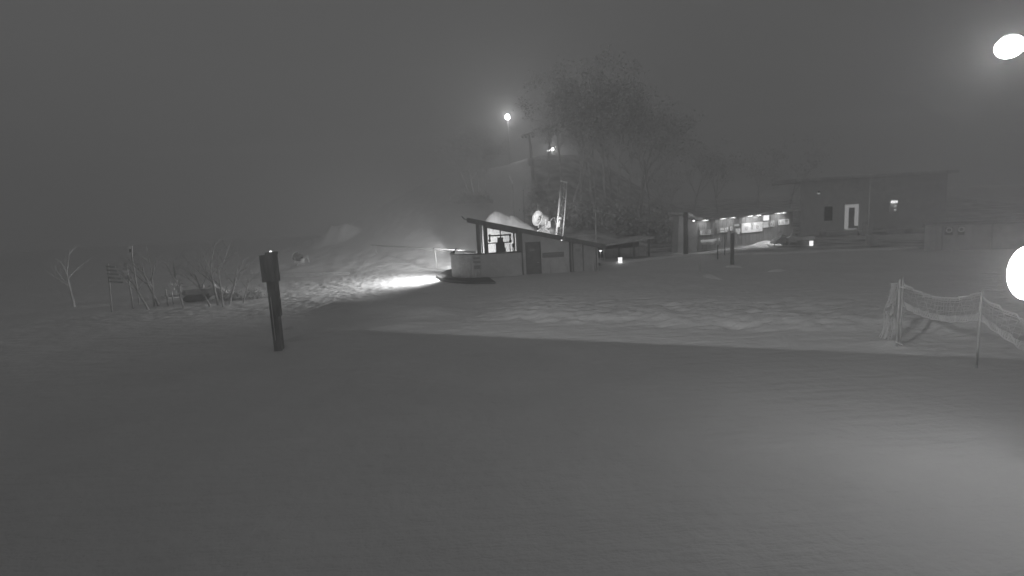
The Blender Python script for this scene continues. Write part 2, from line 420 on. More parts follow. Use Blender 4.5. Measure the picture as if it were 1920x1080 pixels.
# long sign board with a pale line of lettering bars (illegible in the photograph)
a, za = uz(1017, 483.5); b, zb = uz(1057, 472)
sg = thing('wall_sign', PH.at(a, za, .01), 'dark long sign board screwed to the hut wall between the doors', 'sign')
mb = MB(); mb.wall(PH, a, za, b, zb, .005, .04); part('board', mb, 'printdark', sg)
mb = MB()
x = a+.16; random.seed(3)
while x < b-.15:
    l = random.uniform(.05, .13); mb.wall(PH, x, zb-.14, min(x+l, b-.1), zb-.09, .042, .046); x += l+.03
part('lettering', mb, 'printmid', sg)['kind'] = 'stuff'
# faint notices on the low wall
for k, (px0, py0, px1, py1) in enumerate(((887, 482, 900, 486), (888, 489, 901, 494), (889, 497, 901, 505))):
    a, za = uz(px0, py1); b, zb = uz(px1, py0)
    mb = MB(); mb.wall(PH, a, za, b, zb, .002, .016)
    o = mb.build('notice', 'printmid', None, origin=PH.at(a, za)); tag(o, ['top narrow notice on the low front wall below the window', 'middle notice on the low front wall below the window', 'lowest and tallest notice on the low front wall of the hut'][k], 'notice', 'notices on the hut front')
    mb = MB(); 
    for j in range(3): mb.wall(PH, a+.05, za+(zb-za)*(.2+.28*j), b-.05, za+(zb-za)*(.28+.28*j), .018, .021)
    o2 = mb.build('lettering', 'printdark', None, origin=PH.at(a, za)); o2['kind'] = 'stuff'; o2.parent = o; o2.location = (0, 0, 0)
# things leaning under the sign
for (px, top, wd, lb) in ((1028, 489, .16, 'pale board leaning on the hut wall beside the dark door'), (1060.5, 494, .09, 'thin pale stake leaning near the hut corner'), (1111, 492, .1, 'short pale stake at the low end of the hut')):
    uu, zt = uz(px, top); m_ = MB(); m_.beam(PH.at(uu, 0, .35), PH.at(uu, zt, .07), wd, .03, up=PH.n)
    o = m_.build('plank', 'cladlight', None, origin=PH.at(uu, 0, .3)); tag(o, lb, 'plank')
# small dot lamps
def bulb(px, py, Y, r, m, label, name='small_lamp', pole=None):
    p = D(px, py, Y); t = thing(name, p, label, 'lamp')
    b_ = MB(); b_.sphere(p, r, 10, 7); part('bulb', b_, m, t, True)
    b_ = MB(); b_.lathe([(r*1.15, .0), (r*1.25, r*.9), (r*.5, r*1.6), (.001, r*1.7)], p, (0, .25, 1), 12); part('shade', b_, 'black', t, True)
    if pole: b_ = MB(); b_.tube([p+Vector((0, .1, r)), p+Vector((0, .12, -pole))], .04, 6); part('pole', b_, 'steel', t, True)
    return t
bulb(1053, 450, PH.at(uz(1053, 450)[0], 0).y-.62, .055, 'lampdim', 'tiny round lamp under the sloping roof edge of the hut')
# the lift machinery seen through the window
mc = thing('lift_controls', PH.at(uz(938, 470)[0], 0, -1.2), 'black silhouetted lift drive console with cross bars inside the hut window', 'machine')
PM = Plane(A-PH.n*1.2*1.0, B-PH.n*1.2)
def wm(px0, py0, px1, py1, o0, o1):
    a, za = PM.uz(px0, py1); b, zb = PM.uz(px1, py0); m_ = MB(); m_.wall(PM, a, za, b, zb, o0, o1); return m_
bod = wm(933, 445, 943, 459, -.15, .15)
a, za = PM.uz(930.5, 478); b, zb = PM.uz(946, 456); bod.wall(PM, a, za-1, b, zb, -.2, .2)
a, za = PM.uz(938, 474); b, zb = PM.uz(948, 464); bod.wall(PM, a, za, b, zb, -.15, .19)
part('console', bod, 'black', mc)
a, za = PM.uz(917, 442.5); b, zb = PM.uz(957, 440); t_ = MB(); t_.tube([PM.at(a, za, 0), PM.at(b, zb, 0)], .05, 8); part('cross_bar', t_, 'black', mc, True)
for pts_ in (((918, 442), (918, 451)), ((956, 440.5), (957, 452))):
    (x0, y0), (x1, y1) = pts_; a, za = PM.uz(x0, y0); b, zb = PM.uz(x1, y1)
    t_ = MB(); t_.lathe([(.001, -.08), (.09, -.08), (.09, .08), (.001, .08)], PM.at(a, za, 0), PM.u, 12); part('roller', t_, 'black', mc, True)
    t_ = MB(); t_.tube([PM.at(a, za, 0), PM.at(b, zb, 0)], .055, 8); t_.sphere(PM.at(b, zb, 0), .1); part('arm', t_, 'black', mc, True)
part('lower_bar', wm(912, 453, 957, 457.5, -.06, .06), 'black', mc)
part('post', wm(937.6, 427, 938.6, 447, -.02, .02), 'black', mc)
a, za = PM.uz(956, 458); t_ = MB(); t_.tube([PM.at(a, za, 0), PM.at(a, zs-1, 0)], .03, 6); part('leg', t_, 'black', mc, True)
a, za = PM.uz(962, 455); b, zb = PM.uz(960, 474); t_ = MB(); t_.tube([PM.at(a+.15, za+.2, 0), PM.at(a, za-.1, 0), PM.at(b, zb-1, 0)], .035, 6); t_.sphere(PM.at(a-.02, za-.2, 0), .07, sq=(1, 1, 2)); part('lever', t_, 'black', mc, True)
# fluorescent tube seen hanging inside
a, za = PM.uz(926, 427); b, zb = PM.uz(923.5, 434); t_ = MB(); t_.tube([PM.at(a, za, .2), PM.at(b, zb, .2)], .03, 6)
o = t_.build('hanging_tube', 'white', None, origin=PM.at(a, za)); tag(o, 'short white tube hanging inside the hut window opening', 'tube')

# mast by the low end of the roof
p = D(1117.5, 447, 39.5); q = D(1115.5, 376, 39.5); k_ = D(1116.3, 394, 39.5)
t = thing('roof_mast', p, 'thin steel mast with forked aerial at the low end of the hut roof', 'mast')
part('pole', MB().tube([Vector((p.x, p.y, 0)), k_], .06, 8), 'steel', t, True)
for s in (-1, 1): part('aerial', MB().tube([k_, k_+Vector((s*.1, 0, .1)), q+Vector((s*.1, 0, 0 if s < 0 else -.35))], .03, 6), 'steel', t, True)
part('bracket', MB().box(k_.x-.16, k_.y-.05, k_.z-.08, k_.x+.16, k_.y+.05, k_.z), 'steel', t)

# ------------------------------------------------------------------ long pipe rail left of the hut
p0, p1 = D(889, 472.5, 41), D(697, 459.5, 56)
t = thing('pipe_rail', (p0.x, p0.y, 0), 'long pale horizontal pipe rail running from the hut across the slope', 'rail')
n = 9
mid = D(816, 467, 47)
part('pipe', MB().tube([p0, mid, p1], [.085, .08, .07], 10), 'white', t, True)
for f_ in (0.08, .5, .95):
    c_ = p0.lerp(p1, f_)
    if f_ == .5: c_ = mid+Vector((0, 0, 0))
    part('support', MB().tube([(c_.x, c_.y, H(c_.x, c_.y)-.1), (c_.x, c_.y, c_.z-.06)], .04, 6), 'grey', t, True)
c_ = D(815, 467, 46.9); part('coupling', MB().lathe([(.001, -.1), (.12, -.1), (.12, .1), (.001, .1)], c_, (p1-p0), 12), 'black', t, True)
# bracket at the rim of the curved wall
p = D(849, 475, 38.2); t = thing('hydrant_bracket', p-Vector((0, 0, .3)), 'small bright bracket with a hose clamp on the curved wall rim', 'bracket')
part('arm', MB().tube([D(844, 478, 38), p, D(856, 466, 38.4)], .045, 6), 'white', t, True)
part('clamp', MB().sphere(D(851, 472.5, 38), .1), 'black', t, True)
part('pin', MB().tube([D(857, 465, 38.4), D(857, 472, 38.4)], .04, 6), 'white', t, True)

# ------------------------------------------------------------------ fan snow gun
def snowgun(c, s, az, label, mbody='white'):
    t = thing('snow_gun', (c.x, c.y, c.z-.75*s), label, 'snow gun')
    ax = Vector((math.cos(az), math.sin(az), .25)).normalized()
    part('barrel', MB().lathe([(.30*s, -.62*s), (.36*s, -.60*s), (.52*s, -.35*s), (.54*s, .2*s), (.60*s, .42*s), (.62*s, .46*s), (.56*s, .46*s), (.48*s, .1*s), (.46*s, -.3*s)], c, ax, 26), mbody, t, True)
    part('nozzle_ring', MB().lathe([(.64*s, .40*s), (.68*s, .44*s), (.68*s, .52*s), (.62*s, .53*s), (.60*s, .47*s)], c, ax, 26), 'steel', t, True)
    f_ = MB(); a_ = ax.cross(Vector((0, 0, 1))).normalized(); b_ = ax.cross(a_)
    for k in range(8):
        th = k*math.pi/4; r_ = a_*math.cos(th)+b_*math.sin(th); q_ = ax.cross(r_)
        f_.quad(c+r_*.08*s, c+r_*.45*s-q_*.05*s, c+r_*.45*s+q_*.12*s+ax*.08*s, c+r_*.08*s+ax*.06*s)
    f_.sphere(c, .12*s); part('fan', f_, 'black', t)
    side = Vector((-ax.y, ax.x, 0)).normalized()
    for k in (-1, 1):
        part('yoke', MB().beam(c+side*k*.6*s, c+side*k*.5*s-Vector((0, 0, .75*s)), .07*s, .07*s), 'steel', t)
    for k in (0, 1, 2):
        th = az+k*2.1; part('leg', MB().tube([c-Vector((0, 0, .72*s)), c+Vector((math.cos(th)*.75*s, math.sin(th)*.75*s, -1.12*s))], .05*s, 6), 'steel', t, True)
    part('cabinet', MB().box(c.x+.32*s, c.y-.2*s, c.z-.75*s, c.x+.75*s, c.y+.2*s, c.z-.2*s), 'steel', t)
    part('hose', MB().tube([c+Vector((.5*s, 0, -.4*s)), c+Vector((.95*s, .1, .0)), c+Vector((1.15*s, .2, .12*s)), c+Vector((1.3*s, .2, -.8*s))], .05*s, 6), 'grey', t, True)
    return t
gp = D(1015.5, 411, 47.0)
snowgun(gp, 1.0, R(215), 'white fan snow gun on a snow pile brightly lit behind the hut roof')
gp2 = G(561, 497); gp2.z += .75
snowgun(gp2, .72, R(150), 'dark small snow gun alone on the slope right of the timber post', 'black')

# ------------------------------------------------------------------ lattice tower
Yt = 45.5
b0, b1, t0, t1 = D(1044.5, 431, Yt), D(1056, 436, Yt), D(1053, 339, Yt), D(1064, 341.5, Yt)
def down(a, b, z):
    f_ = (z-b.z)/(a.z-b.z); return b.lerp(a, f_)
b0, b1 = down(b0, t0, H(b0.x, b0.y)-.1), down(b1, t1, H(b1.x, b1.y)-.1)
t = thing('lattice_tower', b0, 'leaning steel lattice mast with zigzag bracing behind the hut roof', 'tower')
part('chord', MB().tube([b0, t0], .1, 8), 'steel', t, True); part('chord', MB().tube([b1, t1], .065, 8), 'steel', t, True)
bk = Vector((.1, .5, 0)); part('chord', MB().tube([(b0+b1)/2+bk, (t0+t1)/2+bk], .045, 8), 'steel', t, True)
part('top_bar', MB().tube([t0, t1], .07, 8), 'steel', t, True)
part('top_bolt', MB().sphere(t0, .13), 'steel', t, True)
nb = 18; proto_me = None
for k in range(nb):
    a_, c_ = k/nb, (k+1)/nb
    l0, r0 = b0.lerp(t0, a_), b1.lerp(t1, a_); l1, r1 = b0.lerp(t0, c_), b1.lerp(t1, c_)
    part('brace', MB().tube([l0, r1] if k % 2 else [r0, l1], .022, 5), 'grey', t)
p = b0.lerp(t0, .52)
for px, py in ((1050.5, 409),): part('tower_lamp', MB().sphere(D(px, py, Yt-.15), .15, sq=(1.1, .8, .8)), 'white', t, True)
part('cable_box', MB().beam(D(1047.5, 426, Yt-.1), D(1048.8, 414, Yt-.1), .16, .12), 'white', t)

# ------------------------------------------------------------------ lift pylon and hill lamps
pb, pt = G(998, 345), D(993, 251, 80)
pb = Vector((pt.x+.2, 80, H(pt.x, 80)))
t = thing('lift_pylon', pb, 'slim steel lift pylon with a short cross arm on the hill', 'pylon')
part('pole', MB().tube([pb, pt], [.26, .17], 10), 'steel', t, True)
part('cross_arm', MB().beam(pt+Vector((-1.1, 0, -.25)), pt+Vector((.7, 0, .1)), .25, .3), 'steel', t)
for s in (-1, -.5, .45): part('sheave', MB().lathe([(.001, -.07), (.22, -.07), (.22, .07), (.001, .07)], pt+Vector((s, -.2, -.4)), (0, 1, 0), 12), 'steel', t, True)
part('aerial', MB().tube([pt+Vector((.35, 0, 0)), pt+Vector((.6, 0, 1.3))], .05, 6), 'steel', t, True)
part('collar', MB().lathe([(.2, -.6), (.42, -.6), (.42, .5), (.2, .5)], D(996, 303, 80), (0, 0, 1), 12), 'steel', t, True)

def hill_lamp(px, py, Y, r, m, energy, label, extra=None):
    p = D(px, py, Y); g = Vector((p.x, p.y, H(p.x, p.y)))
    t = thing('floodlight_pole', g, label, 'floodlight', 'floodlights up on the hill')
    part('pole', MB().tube([g, p-Vector((0, -.3, .4))], [.16, .1], 8), 'grey', t, True)
    part('lens', MB().sphere(p, r, 14, 10, sq=(.9, .5, 1.05)), m, t, True)
    part('housing', MB().lathe([(r*1.0, .1), (r*.9, .5), (r*.4, .8), (.001, .82)], p, (0, 1, 0), 14), 'black', t, True)
    if extra:
        e = D(extra[0], extra[1], Y); part('side_lens', MB().sphere(e, r*.55, 10, 7, sq=(1.6, .6, .7)), m, t, True)
        part('bracket', MB().tube([e, p], .05, 6), 'grey', t, True)
    lamp('flood_light', 'SPOT', p+Vector((0, -r-.2, 0)), energy, (0, 20, -10), .4, 140, .6)
    return t
hill_lamp(951.5, 219, 105, .48, 'lampw', 1500, 'bright round floodlight highest on the hill above the hut')
hill_lamp(1036, 280, 95, .26, 'lampmid', 500, 'small double floodlight on the hill above the snow gun', (1029, 282))
bulb(1535.5, 362, 58, .14, 'glowpanel', 'faint tiny lamp high on the dark lodge wall')
bulb(1126, 469.5, 44, .12, 'lampdim', 'small white lamp just right of the low end of the hut', pole=1.2)
bulb(1208, 466, 50, .12, 'litsign', 'dim small lamp at the right end of the low shelter', pole=1.0)

# curly hoses on the slope
for k, (pp, lb) in enumerate(((((955, 345+0), (961, 345), (960, 339), (956, 333), (957, 325)), 'curved pale hose standing on the slope left of the dark shrubs'),
                              (((981, 368), (981, 358), (986, 351), (986, 345), (983, 340)), 'brighter curved hose standing on the slope beside the dark shrubs'))):
    Y = 62; pts_ = [D(a, b, Y) for a, b in pp]
    if k == 0: pts_[0] = D(962, 352, Y)
    g = Vector((pts_[0].x, Y, H(pts_[0].x, Y)))
    t = thing('hose_hydrant', g, lb, 'hose')
    part('stake', MB().tube([g-Vector((0, 0, .1)), pts_[1]], .05, 6), 'grey', t, True)
    part('hose', MB().tube(pts_[1:], .08, 6), 'white', t, True)

# ------------------------------------------------------------------ ticket office
A2, B2 = G(1306, 474), G(1485, 453.5)
P2 = Plane(A2, B2)
z2l, z2r = P2.uz(1306, 414)[1], P2.uz(1480, 397)[1]
to = thing('ticket_office', P2.at(0, 0), 'long dark ticket office with lit notices under its eave', 'building')
part('wall', MB().wall(P2, 0, -.3, P2.L, z2l+.05, -.15, 0, z1b=z2r+.05), 'dark', to)
part('side_wall', MB().hexa([P2.at(-.003, -.3, 0), P2.at(-1.4, -.3, -.9), P2.at(-1.4, -.3, -1.6), P2.at(-.003, -.3, -1.6), P2.at(-.003, z2l, 0), P2.at(-1.1, z2l+.5, -.9), P2.at(-1.1, z2l+.5, -1.6), P2.at(-.003, z2l, -1.6)]), 'clad', to)
part('roof', MB().hexa([P2.at(-.2, z2l+.08, -3), P2.at(-.2, z2l+.08, .9), P2.at(P2.L+.5, z2r+.08, .9), P2.at(P2.L+.5, z2r+.08, -3),
                        P2.at(-.2, z2l+.42, -3), P2.at(-.2, z2l+.26, .9), P2.at(P2.L+.5, z2r+.26, .9), P2.at(P2.L+.5, z2r+.42, -3)]), 'roof', to)
part('porch_roof', MB().hexa([P2.at(-.21, z2l+.1, .3), P2.at(-1.3, z2l+.65, .3), P2.at(-1.3, z2l+.65, -2), P2.at(-.21, z2l+.1, -2),
                        P2.at(-.21, z2l+.3, .3), P2.at(-1.3, z2l+.8, .3), P2.at(-1.3, z2l+.8, -2), P2.at(-.21, z2l+.3, -2)]), 'roof', to)
part('plinth', MB().wall(P2, 0, -.3, P2.L, .3, .003, .06), 'concrete', to)
for k in range(26):
    uu = P2.L*(k+.5)/26; part('batten', MB().wall(P2, uu-.025, .303, uu+.025, z2l+(z2r-z2l)*(k+.5)/26-.02, .003, .022), 'dark', to)
bn = MB(); a, za = P2.uz(1308, 460); b, zb = P2.uz(1344, 446)
n = 14
for k in range(n+1):
    x = a+(b-a)*k/n; sag = .18*math.sin(math.pi*k/n); bn.v += [tuple(P2.at(x, za-sag*.6+.1, .35+.1*math.sin(k))), tuple(P2.at(x, zb-sag*.3, .3))]
for k in range(n): bn.f.append((2*k, 2*k+2, 2*k+3, 2*k+1))
o = bn.build('banner', 'cladlight', None, True, origin=P2.at(a, za)); tag(o, 'sagging pale banner below the leftmost lit notice of the office', 'banner')
sm = o.modifiers.new('thick', 'SOLIDIFY'); sm.thickness = .01
# notices on the wall
def panel(px0, py0, px1, py1, label, m='print', name='notice_board', cells=None, fr='printmid', off=.03, skew=0):
    a, za = P2.uz(px0, py1); b, zt = P2.uz(px1, py0)
    # follow the wall in perspective: use left edge heights for left and right edge heights for right
    _, za0 = P2.uz(px0, py1); _, zb0 = P2.uz(px1, py0); zl0 = za0; zr1 = zb0
    t = thing(name, P2.at(a, zl0, off), label, 'notice board', 'notice boards on the ticket office')
    part('board', MB().wall(P2, a, zl0, b, zr1, off, off+.04), m, t)
    fw = .035; f_ = MB()
    f_.wall(P2, a-fw, zl0-fw, b+fw, zl0-.002, off, off+.06); f_.wall(P2, a-fw, zr1+.002, b+fw, zr1+fw, off, off+.06)
    f_.wall(P2, a-fw, zl0, a-.002, zr1, off, off+.06); f_.wall(P2, b+.002, zl0, b+fw, zr1, off, off+.06)
    part('frame', f_, fr, t)
    w_, h_ = b-a, zr1-zl0
    for c in (cells or []):
        if c[0] == 'r':
            _, x0, y0, x1, y1, mm = c; part('sheet', MB().wall(P2, a+w_*x0, zl0+h_*y0, a+w_*x1, zl0+h_*y1, off+.042, off+.050), mm, t)
        else:
            _, x0, y0, rr, mm = c; part('emblem', MB().lathe([(rr*.55, .0), (rr*.55, .012), (rr, .012), (rr, 0)], P2.at(a+w_*x0, zl0+h_*y0, off+.042), P2.n, 14), mm, t)
    return t
panel(1311, 430, 1335, 441, 'leftmost notice board under the eave with bright left edge', 'printmid', cells=[('r', .02, .25, .13, .9, 'print'), ('r', .4, .1, .95, .9, 'printdark'), ('c', .76, .55, .14, 'print'), ('r', .05, .03, .95, .1, 'print')])
panel(1343, 426, 1364, 437, 'notice board with small sheets second from the left', 'printdark', cells=[('r', .08, .55, .2, .8, 'printmid'), ('r', .28, .5, .62, .92, 'print'), ('r', .28, .08, .68, .34, 'print'), ('r', .7, .5, .85, .9, 'print'), ('r', .74, .12, .9, .38, 'print'), ('r', .88, .45, .99, .98, 'print')])
panel(1367.5, 424.5, 1372, 432, 'tiny single sheet board between two notice boards', 'print', cells=[('r', .3, .2, .7, .8, 'printmid')])
panel(1375.5, 420, 1385, 424.5, 'small flat notice above the paired sheets', 'print', fr='printdark', cells=[('r', .1, .3, .9, .55, 'printmid')])
panel(1378, 428, 1387, 435.5, 'paired white sheets left of the big trail map', 'printdark', cells=[('r', .04, .05, .46, .97, 'print'), ('r', .54, .05, .98, .97, 'print')])
mapc = [('c', .22+.27*k, .42+.03*k, .16, 'printmid') for k in range(3)]+[('c', .36+.27*k, .55, .07, 'print') for k in range(3)]+[('r', .03, .84, .3, .95, 'print'), ('r', .72, .86, .98, .97, 'print'), ('r', .02, .05, .06, .12, 'print')]
# mountain outline on the map
tm = panel(1389.5, 416.5, 1428, 436.5, 'large trail map board with a row of round emblems', 'glowpanel', name='trail_map', cells=mapc, fr='print')  # map brightness put into the board as emission, no lamp inside
a, za = P2.uz(1389.5, 436.5); b, zt = P2.uz(1428, 416.5)
mm_ = MB(); w_, h_ = b-a, zt-za; prev = None
for k in range(21):
    x = k/20; y = .62+.2*math.exp(-((x-.5)/.22)**2)+.02*math.sin(9*x)
    q = P2.at(a+w_*x*.96+.04, za+h_*y, .078)
    if prev is not None: mm_.tube([prev, q], .018, 4)
    prev = q
part('ridge_line', mm_, 'print', tm)
part('badge', MB().lathe([(.001, .02), (.19, .02), (.19, 0)], P2.at(a+w_*.5, zt-.1, .07), P2.n, 16), 'printmid', tm)
panel(1428.5, 403.5, 1439, 413.5, 'glowing white square light box at the eave', 'litsign', name='light_box', fr='white', off=.12)
panel(1430, 415.5, 1438.5, 426.5, 'plain pale sheet right of the trail map', 'glowpanel', fr='print')  # sheet given a glow of its own, no lamp behind it
t_ = panel(1440, 414.5, 1450, 425.5, 'pale board with an arched emblem next to the plain sheet', 'printmid', fr='print', cells=[('c', .5, .5, .22, 'print'), ('r', .3, .1, .42, .5, 'print'), ('r', .6, .1, .72, .5, 'print')])
panel(1458.5, 411, 1478, 421.5, 'rightmost glowing board with columns of print', 'glowpanel', fr='print', cells=[('r', .08, .12, .14, .9, 'printdark')]+[('r', .24, .12+.17*k, .5, .2+.17*k, 'printmid') for k in range(5)]+[('r', .6, .5, .9, .9, 'printmid'), ('r', .6, .12, .9, .4, 'print')])  # board brightness comes from emission in its material, not a lamp
# bright clutter under the pair of sheets
p = P2.at(*P2.uz(1381, 438)); bsh = MB(); bsh.lathe([(.001, .12), (.12, .1), (.16, -.02), (.05, -.08)], p+P2.n*.2, (0, 0, 1), 12)
o = bsh.build('wall_dish', 'print', None, True, origin=p); tag(o, 'small bright dish shaped fitting under the paired sheets', 'fitting')
# eave lamps
eps = [(1316, 415), (1350, 412), (1368, 410), (1400, 407), (1416, 405), (1452, 401), (1462, 400)]
for k, (px, py) in enumerate(eps):
    uu, zz = P2.uz(px, py); zz = z2l+(z2r-z2l)*uu/P2.L
    t = thing('eave_lamp', P2.at(uu, zz, .35), ['leftmost', 'second', 'third', 'fourth', 'fifth', 'sixth', 'rightmost'][k]+' slim strip lamp under the ticket office eave counted from the left', 'lamp', 'strip lamps under the office eave')
    part('tube', MB().tube([P2.at(uu-.4, zz-.04, .35), P2.at(uu+.4, zz-.04, .35)], .022, 6), 'litsign', t, True)
    part('tray', MB().wall(P2, uu-.45, zz-.0, uu+.45, zz+.05, .28, .42), 'grey', t)
    lamp('eave_light', 'SPOT', P2.at(uu, zz-.0, .8), [60, 42, 60, 105, 105, 60, 66][k], P2.at(uu, zz-1.2, .02), .12, 150, .7)
uu, zz = P2.uz(1300, 414); bb = bulb(1300.5, 413.5, P2.at(uu, 0).y-.6, .11, 'litsign', 'small round lamp at the left corner of the ticket office')
lamp('corner_light', 'POINT', D(1301, 415, P2.at(uu, 0).y-1.0), 7, None, .1)
lamp('bank_fill', 'SPOT', P2.at(P2.uz(1447, 440)[0], 2.4, 1.9), 150, P2.at(P2.uz(1440, 440)[0], 0, 1.6), .1, 110, .9)  # added lamp, hung in the open, to brighten the snow bank
# dark posts in front
def simple_post(px, pyb, pyt, wd, label, m='dark', cap=None, name='marker_post'):
    g = G(px, pyb); tp = D(px, pyt, g.y); tp.x = g.x
    t = thing(name, g, label, 'post')
    part('shaft', MB().tube([g-Vector((0, 0, .15)), (g.x, g.y, tp.z)], [wd/2, wd/2.3], 8), m, t, True)
    if cap:
        h_ = cap; part('band', MB().tube([(g.x, g.y-.01, tp.z-h_), (g.x, g.y-.01, tp.z+.01)], wd*.62, 8), 'print', t, True)
    return t
simple_post(1373, 497, 437, .28, 'dark thick post standing before the trail map')
simple_post(1345.5, 486, 446, .12, 'thin dark post below the second notice board with pale upper band', cap=.55)
simple_post(1359, 478, 438, .09, 'very thin dark stake left of the thick dark post')
simple_post(1312, 512, 480, .09, 'short faint stake in the snow before the ticket office', 'grey')
simple_post(1286, 478, 398, .42, 'broad dark column at the left end of the ticket office', 'dark', name='column')
def bollard(px, pyb, pyt, label):
    g = G(px, pyb); tp = D(px, pyt, g.y)
    t = thing('bollard', g, label, 'bollard', 'white bollards along the kerbs')
    part('shaft', MB().tube([g-Vector((0, 0, .1)), (g.x, g.y, tp.z)], .13, 10), 'white', t, True)
    part('reflector', MB().tube([(g.x, g.y, tp.z-.45), (g.x, g.y, tp.z-.02)], .155, 10), 'litsign', t, True)  # band brightness put in as emission; the bollard holds no lamp
bollard(1163, 494, 482, 'white glowing bollard on the kerb just right of the hut')
bollard(1521, 462, 451, 'white glowing bollard to the right of the parked snowmobiles')
# wet lit ground streaks: small ice ridges
def ridge(pxs, wd, hh, label, m='snow'):
    pts_ = []
    for a, b in zip(pxs[:-1], pxs[1:]):
        A_, B_ = G(*a), G(*b)
        for k in range(6): pts_.append(A_.lerp(B_, k/6))
    pts_.append(G(*pxs[-1])); mb = MB(); n = len(pts_)
    for k, p in enumerate(pts_):
        d = (pts_[min(k+1, n-1)]-pts_[max(k-1, 0)]); d.z = 0; d.normalize(); s = Vector((-d.y, d.x, 0)); e = math.sin(math.pi*min(max(k/(n-1), .03), .97))
        z = H(p.x, p.y)
        for q, h_ in ((-.5, -.05), (-.2, .8*hh*e), (.1, hh*e), (.5, -.05)): mb.v.append(tuple(Vector((p.x, p.y, z+h_+.03*mn.noise(p*3+Vector((q, 0, 0))))) + s*q*wd*e))
    for k in range(n-1):
        for j in range(3): mb.f.append((k*4+j, k*4+j+1, (k+1)*4+j+1, (k+1)*4+j))
    o = mb.build('snow_ridge', m, None, True, kind='structure'); o['label'] = label; return o
fs = [(3.2, 53.5), (4.5, 60), (3.5, 70), (4.5, 84), (6, 110), (80, 110), (80, 58), (24, 57), (18, 55), (12, 53)]
_G = G
G = lambda a, b: Vector((a, b, 0))
fo = drape('forest_floor', fs, 'forest', lift=.05, step=1.2); fo['label'] = 'dark litter covered floor of the wood'
G = _G
ridge([(1402, 463.5), (1430, 460), (1462, 455.5)], 1.3, .35, 'bright snow bank along the foot of the ticket office')
ridge([(1318, 517), (1335, 519), (1356, 525)], .8, .2, 'pale crusty snow lump in the dark field')
ridge([(1440, 509), (1458, 508.5), (1476, 507)], .7, .16, 'thin pale snow streak in the dark field')
ridge([(1358, 501), (1372, 500.5), (1392, 502)], .7, .16, 'short pale snow streak behind the thick post')
ridge([(1432, 467), (1445, 465), (1460, 464)], .8, .14, 'small pale snow streak near the snowmobiles')
ridge([(533, 619), (548, 617.5), (560, 615)], .25, .12, 'thin bright snow ridge right of the timber post')
ridge([(530, 641), (570, 636), (640, 629)], .5, .2, 'long bright snow edge beside the foot of the timber post')
ridge([(860, 384), (885, 384.5), (905, 384)], .8, .3, 'snow lip under the tree clump on the hill')

# ------------------------------------------------------------------ snowmobile
def snowmobile(g, s, az, label):
    t = thing('snowmobile', g, label, 'snowmobile', 'parked snowmobiles')
    ca, sa = math.cos(az), math.sin(az)
    def T(x, y, z): return Vector((g.x+(x*ca-y*sa)*s, g.y+(x*sa+y*ca)*s, g.z+z*s))
    def prism(pts, y0, y1):
        m_ = MB(); n = len(pts)
        m_.quad(*[T(x, y0, z) for x, z in pts]); m_.quad(*[T(x, y1, z) for x, z in pts][::-1])
        for k in range(n):
            (x0, z0), (x1, z1) = pts[k], pts[(k+1) % n]; m_.quad(T(x0, y0, z0), T(x1, y0, z1), T(x1, y1, z1), T(x0, y1, z0))
        return m_
    part('cowl', prism([(.3, .35), (1.3, .3), (1.45, .45), (1.2, .72), (.75, .95), (.35, .85)], -.38, .38), 'grey', t)
    part('seat', prism([(-1.2, .55), (.3, .5), (.35, .82), (-.2, .78), (-.5, .88), (-1.2, .85)], -.2, .2), 'clad', t)
    part('track', prism([(-1.4, .12), (-1.2, .02), (.1, .02), (.45, .3), (.3, .45), (-1.25, .45), (-1.42, .3)], -.22, .22), 'door', t)
    for k in (-1, 1):
        part('ski', MB().tube([T(.5, k*.45, .05), T(1.3, k*.45, .04), T(1.65, k*.45, .22)], .06*s, 6), 'steel', t, True)
        part('strut', MB().tube([T(1.0, k*.45, .08), T(.95, k*.2, .45)], .035*s, 6), 'steel', t, True)
    part('windscreen', MB().quad(T(.8, -.3, .95), T(.8, .3, .95), T(.55, .26, 1.35), T(.55, -.26, 1.35)).quad(T(.79, -.3, .95), T(.79, .3, .95), T(.54, .26, 1.35), T(.54, -.26, 1.35)), 'steel', t)
    part('handlebar', MB().tube([T(.3, -.4, 1.0), T(.4, 0, 1.05), T(.3, .4, 1.0)], .03*s, 6), 'black', t, True)
    part('headlight', MB().sphere(T(1.32, 0, .55), .12*s), 'print', t, True)
    return t
snowmobile(G(1474, 462), .95, R(190), 'dark snowmobile at the end of the bright snow bank')
snowmobile(G(1500, 461), .95, R(160), 'snowmobile with upright windscreen next to the white bollard')
snowmobile(G(352, 556), .85, R(200), 'grey snowmobile parked among bare shrubs on the left')
snowmobile(G(386, 562), .85, R(20), 'snowmobile half hidden behind the bare shrubs nearer the timber post')

# ------------------------------------------------------------------ low shelter right of the hut
A3, B3 = G(1132, 488), G(1216, 482); P3 = Plane(A3, B3)
t = thing('low_shelter', P3.at(0, 0), 'low dark open shelter behind the kerb right of the hut', 'shelter')
zt = P3.uz(1130, 461)[1]; zt2 = P3.uz(1216, 446)[1]
part('roof', MB().wall(P3, -.1, zt-.05, P3.L+.3, zt+.12, -2.5, .4, z1b=zt2+.1, z0b=zt2-.07), 'roof', t)
for k in range(4): part('post', MB().wall(P3, P3.L*k/3.0, -.1, P3.L*k/3.0+.14, zt+(zt2-zt)*k/3-.06, -.14, 0), 'grey' if k == 0 else 'dark', t)
a, za = P3.uz(1137, 484); b, zb = P3.uz(1214, 467)
for k in range(5): part('panel', MB().wall(P3, a+(b-a)*k/5+.02, .2, a+(b-a)*(k+1)/5-.02, 1.0, -.2, -.16), 'grey', t)
part('rear_wall', MB().wall(P3, -.1, -.1, P3.L+.2, zt-.08, -2.4, -2.3, z1b=zt2-.1), 'door', t)

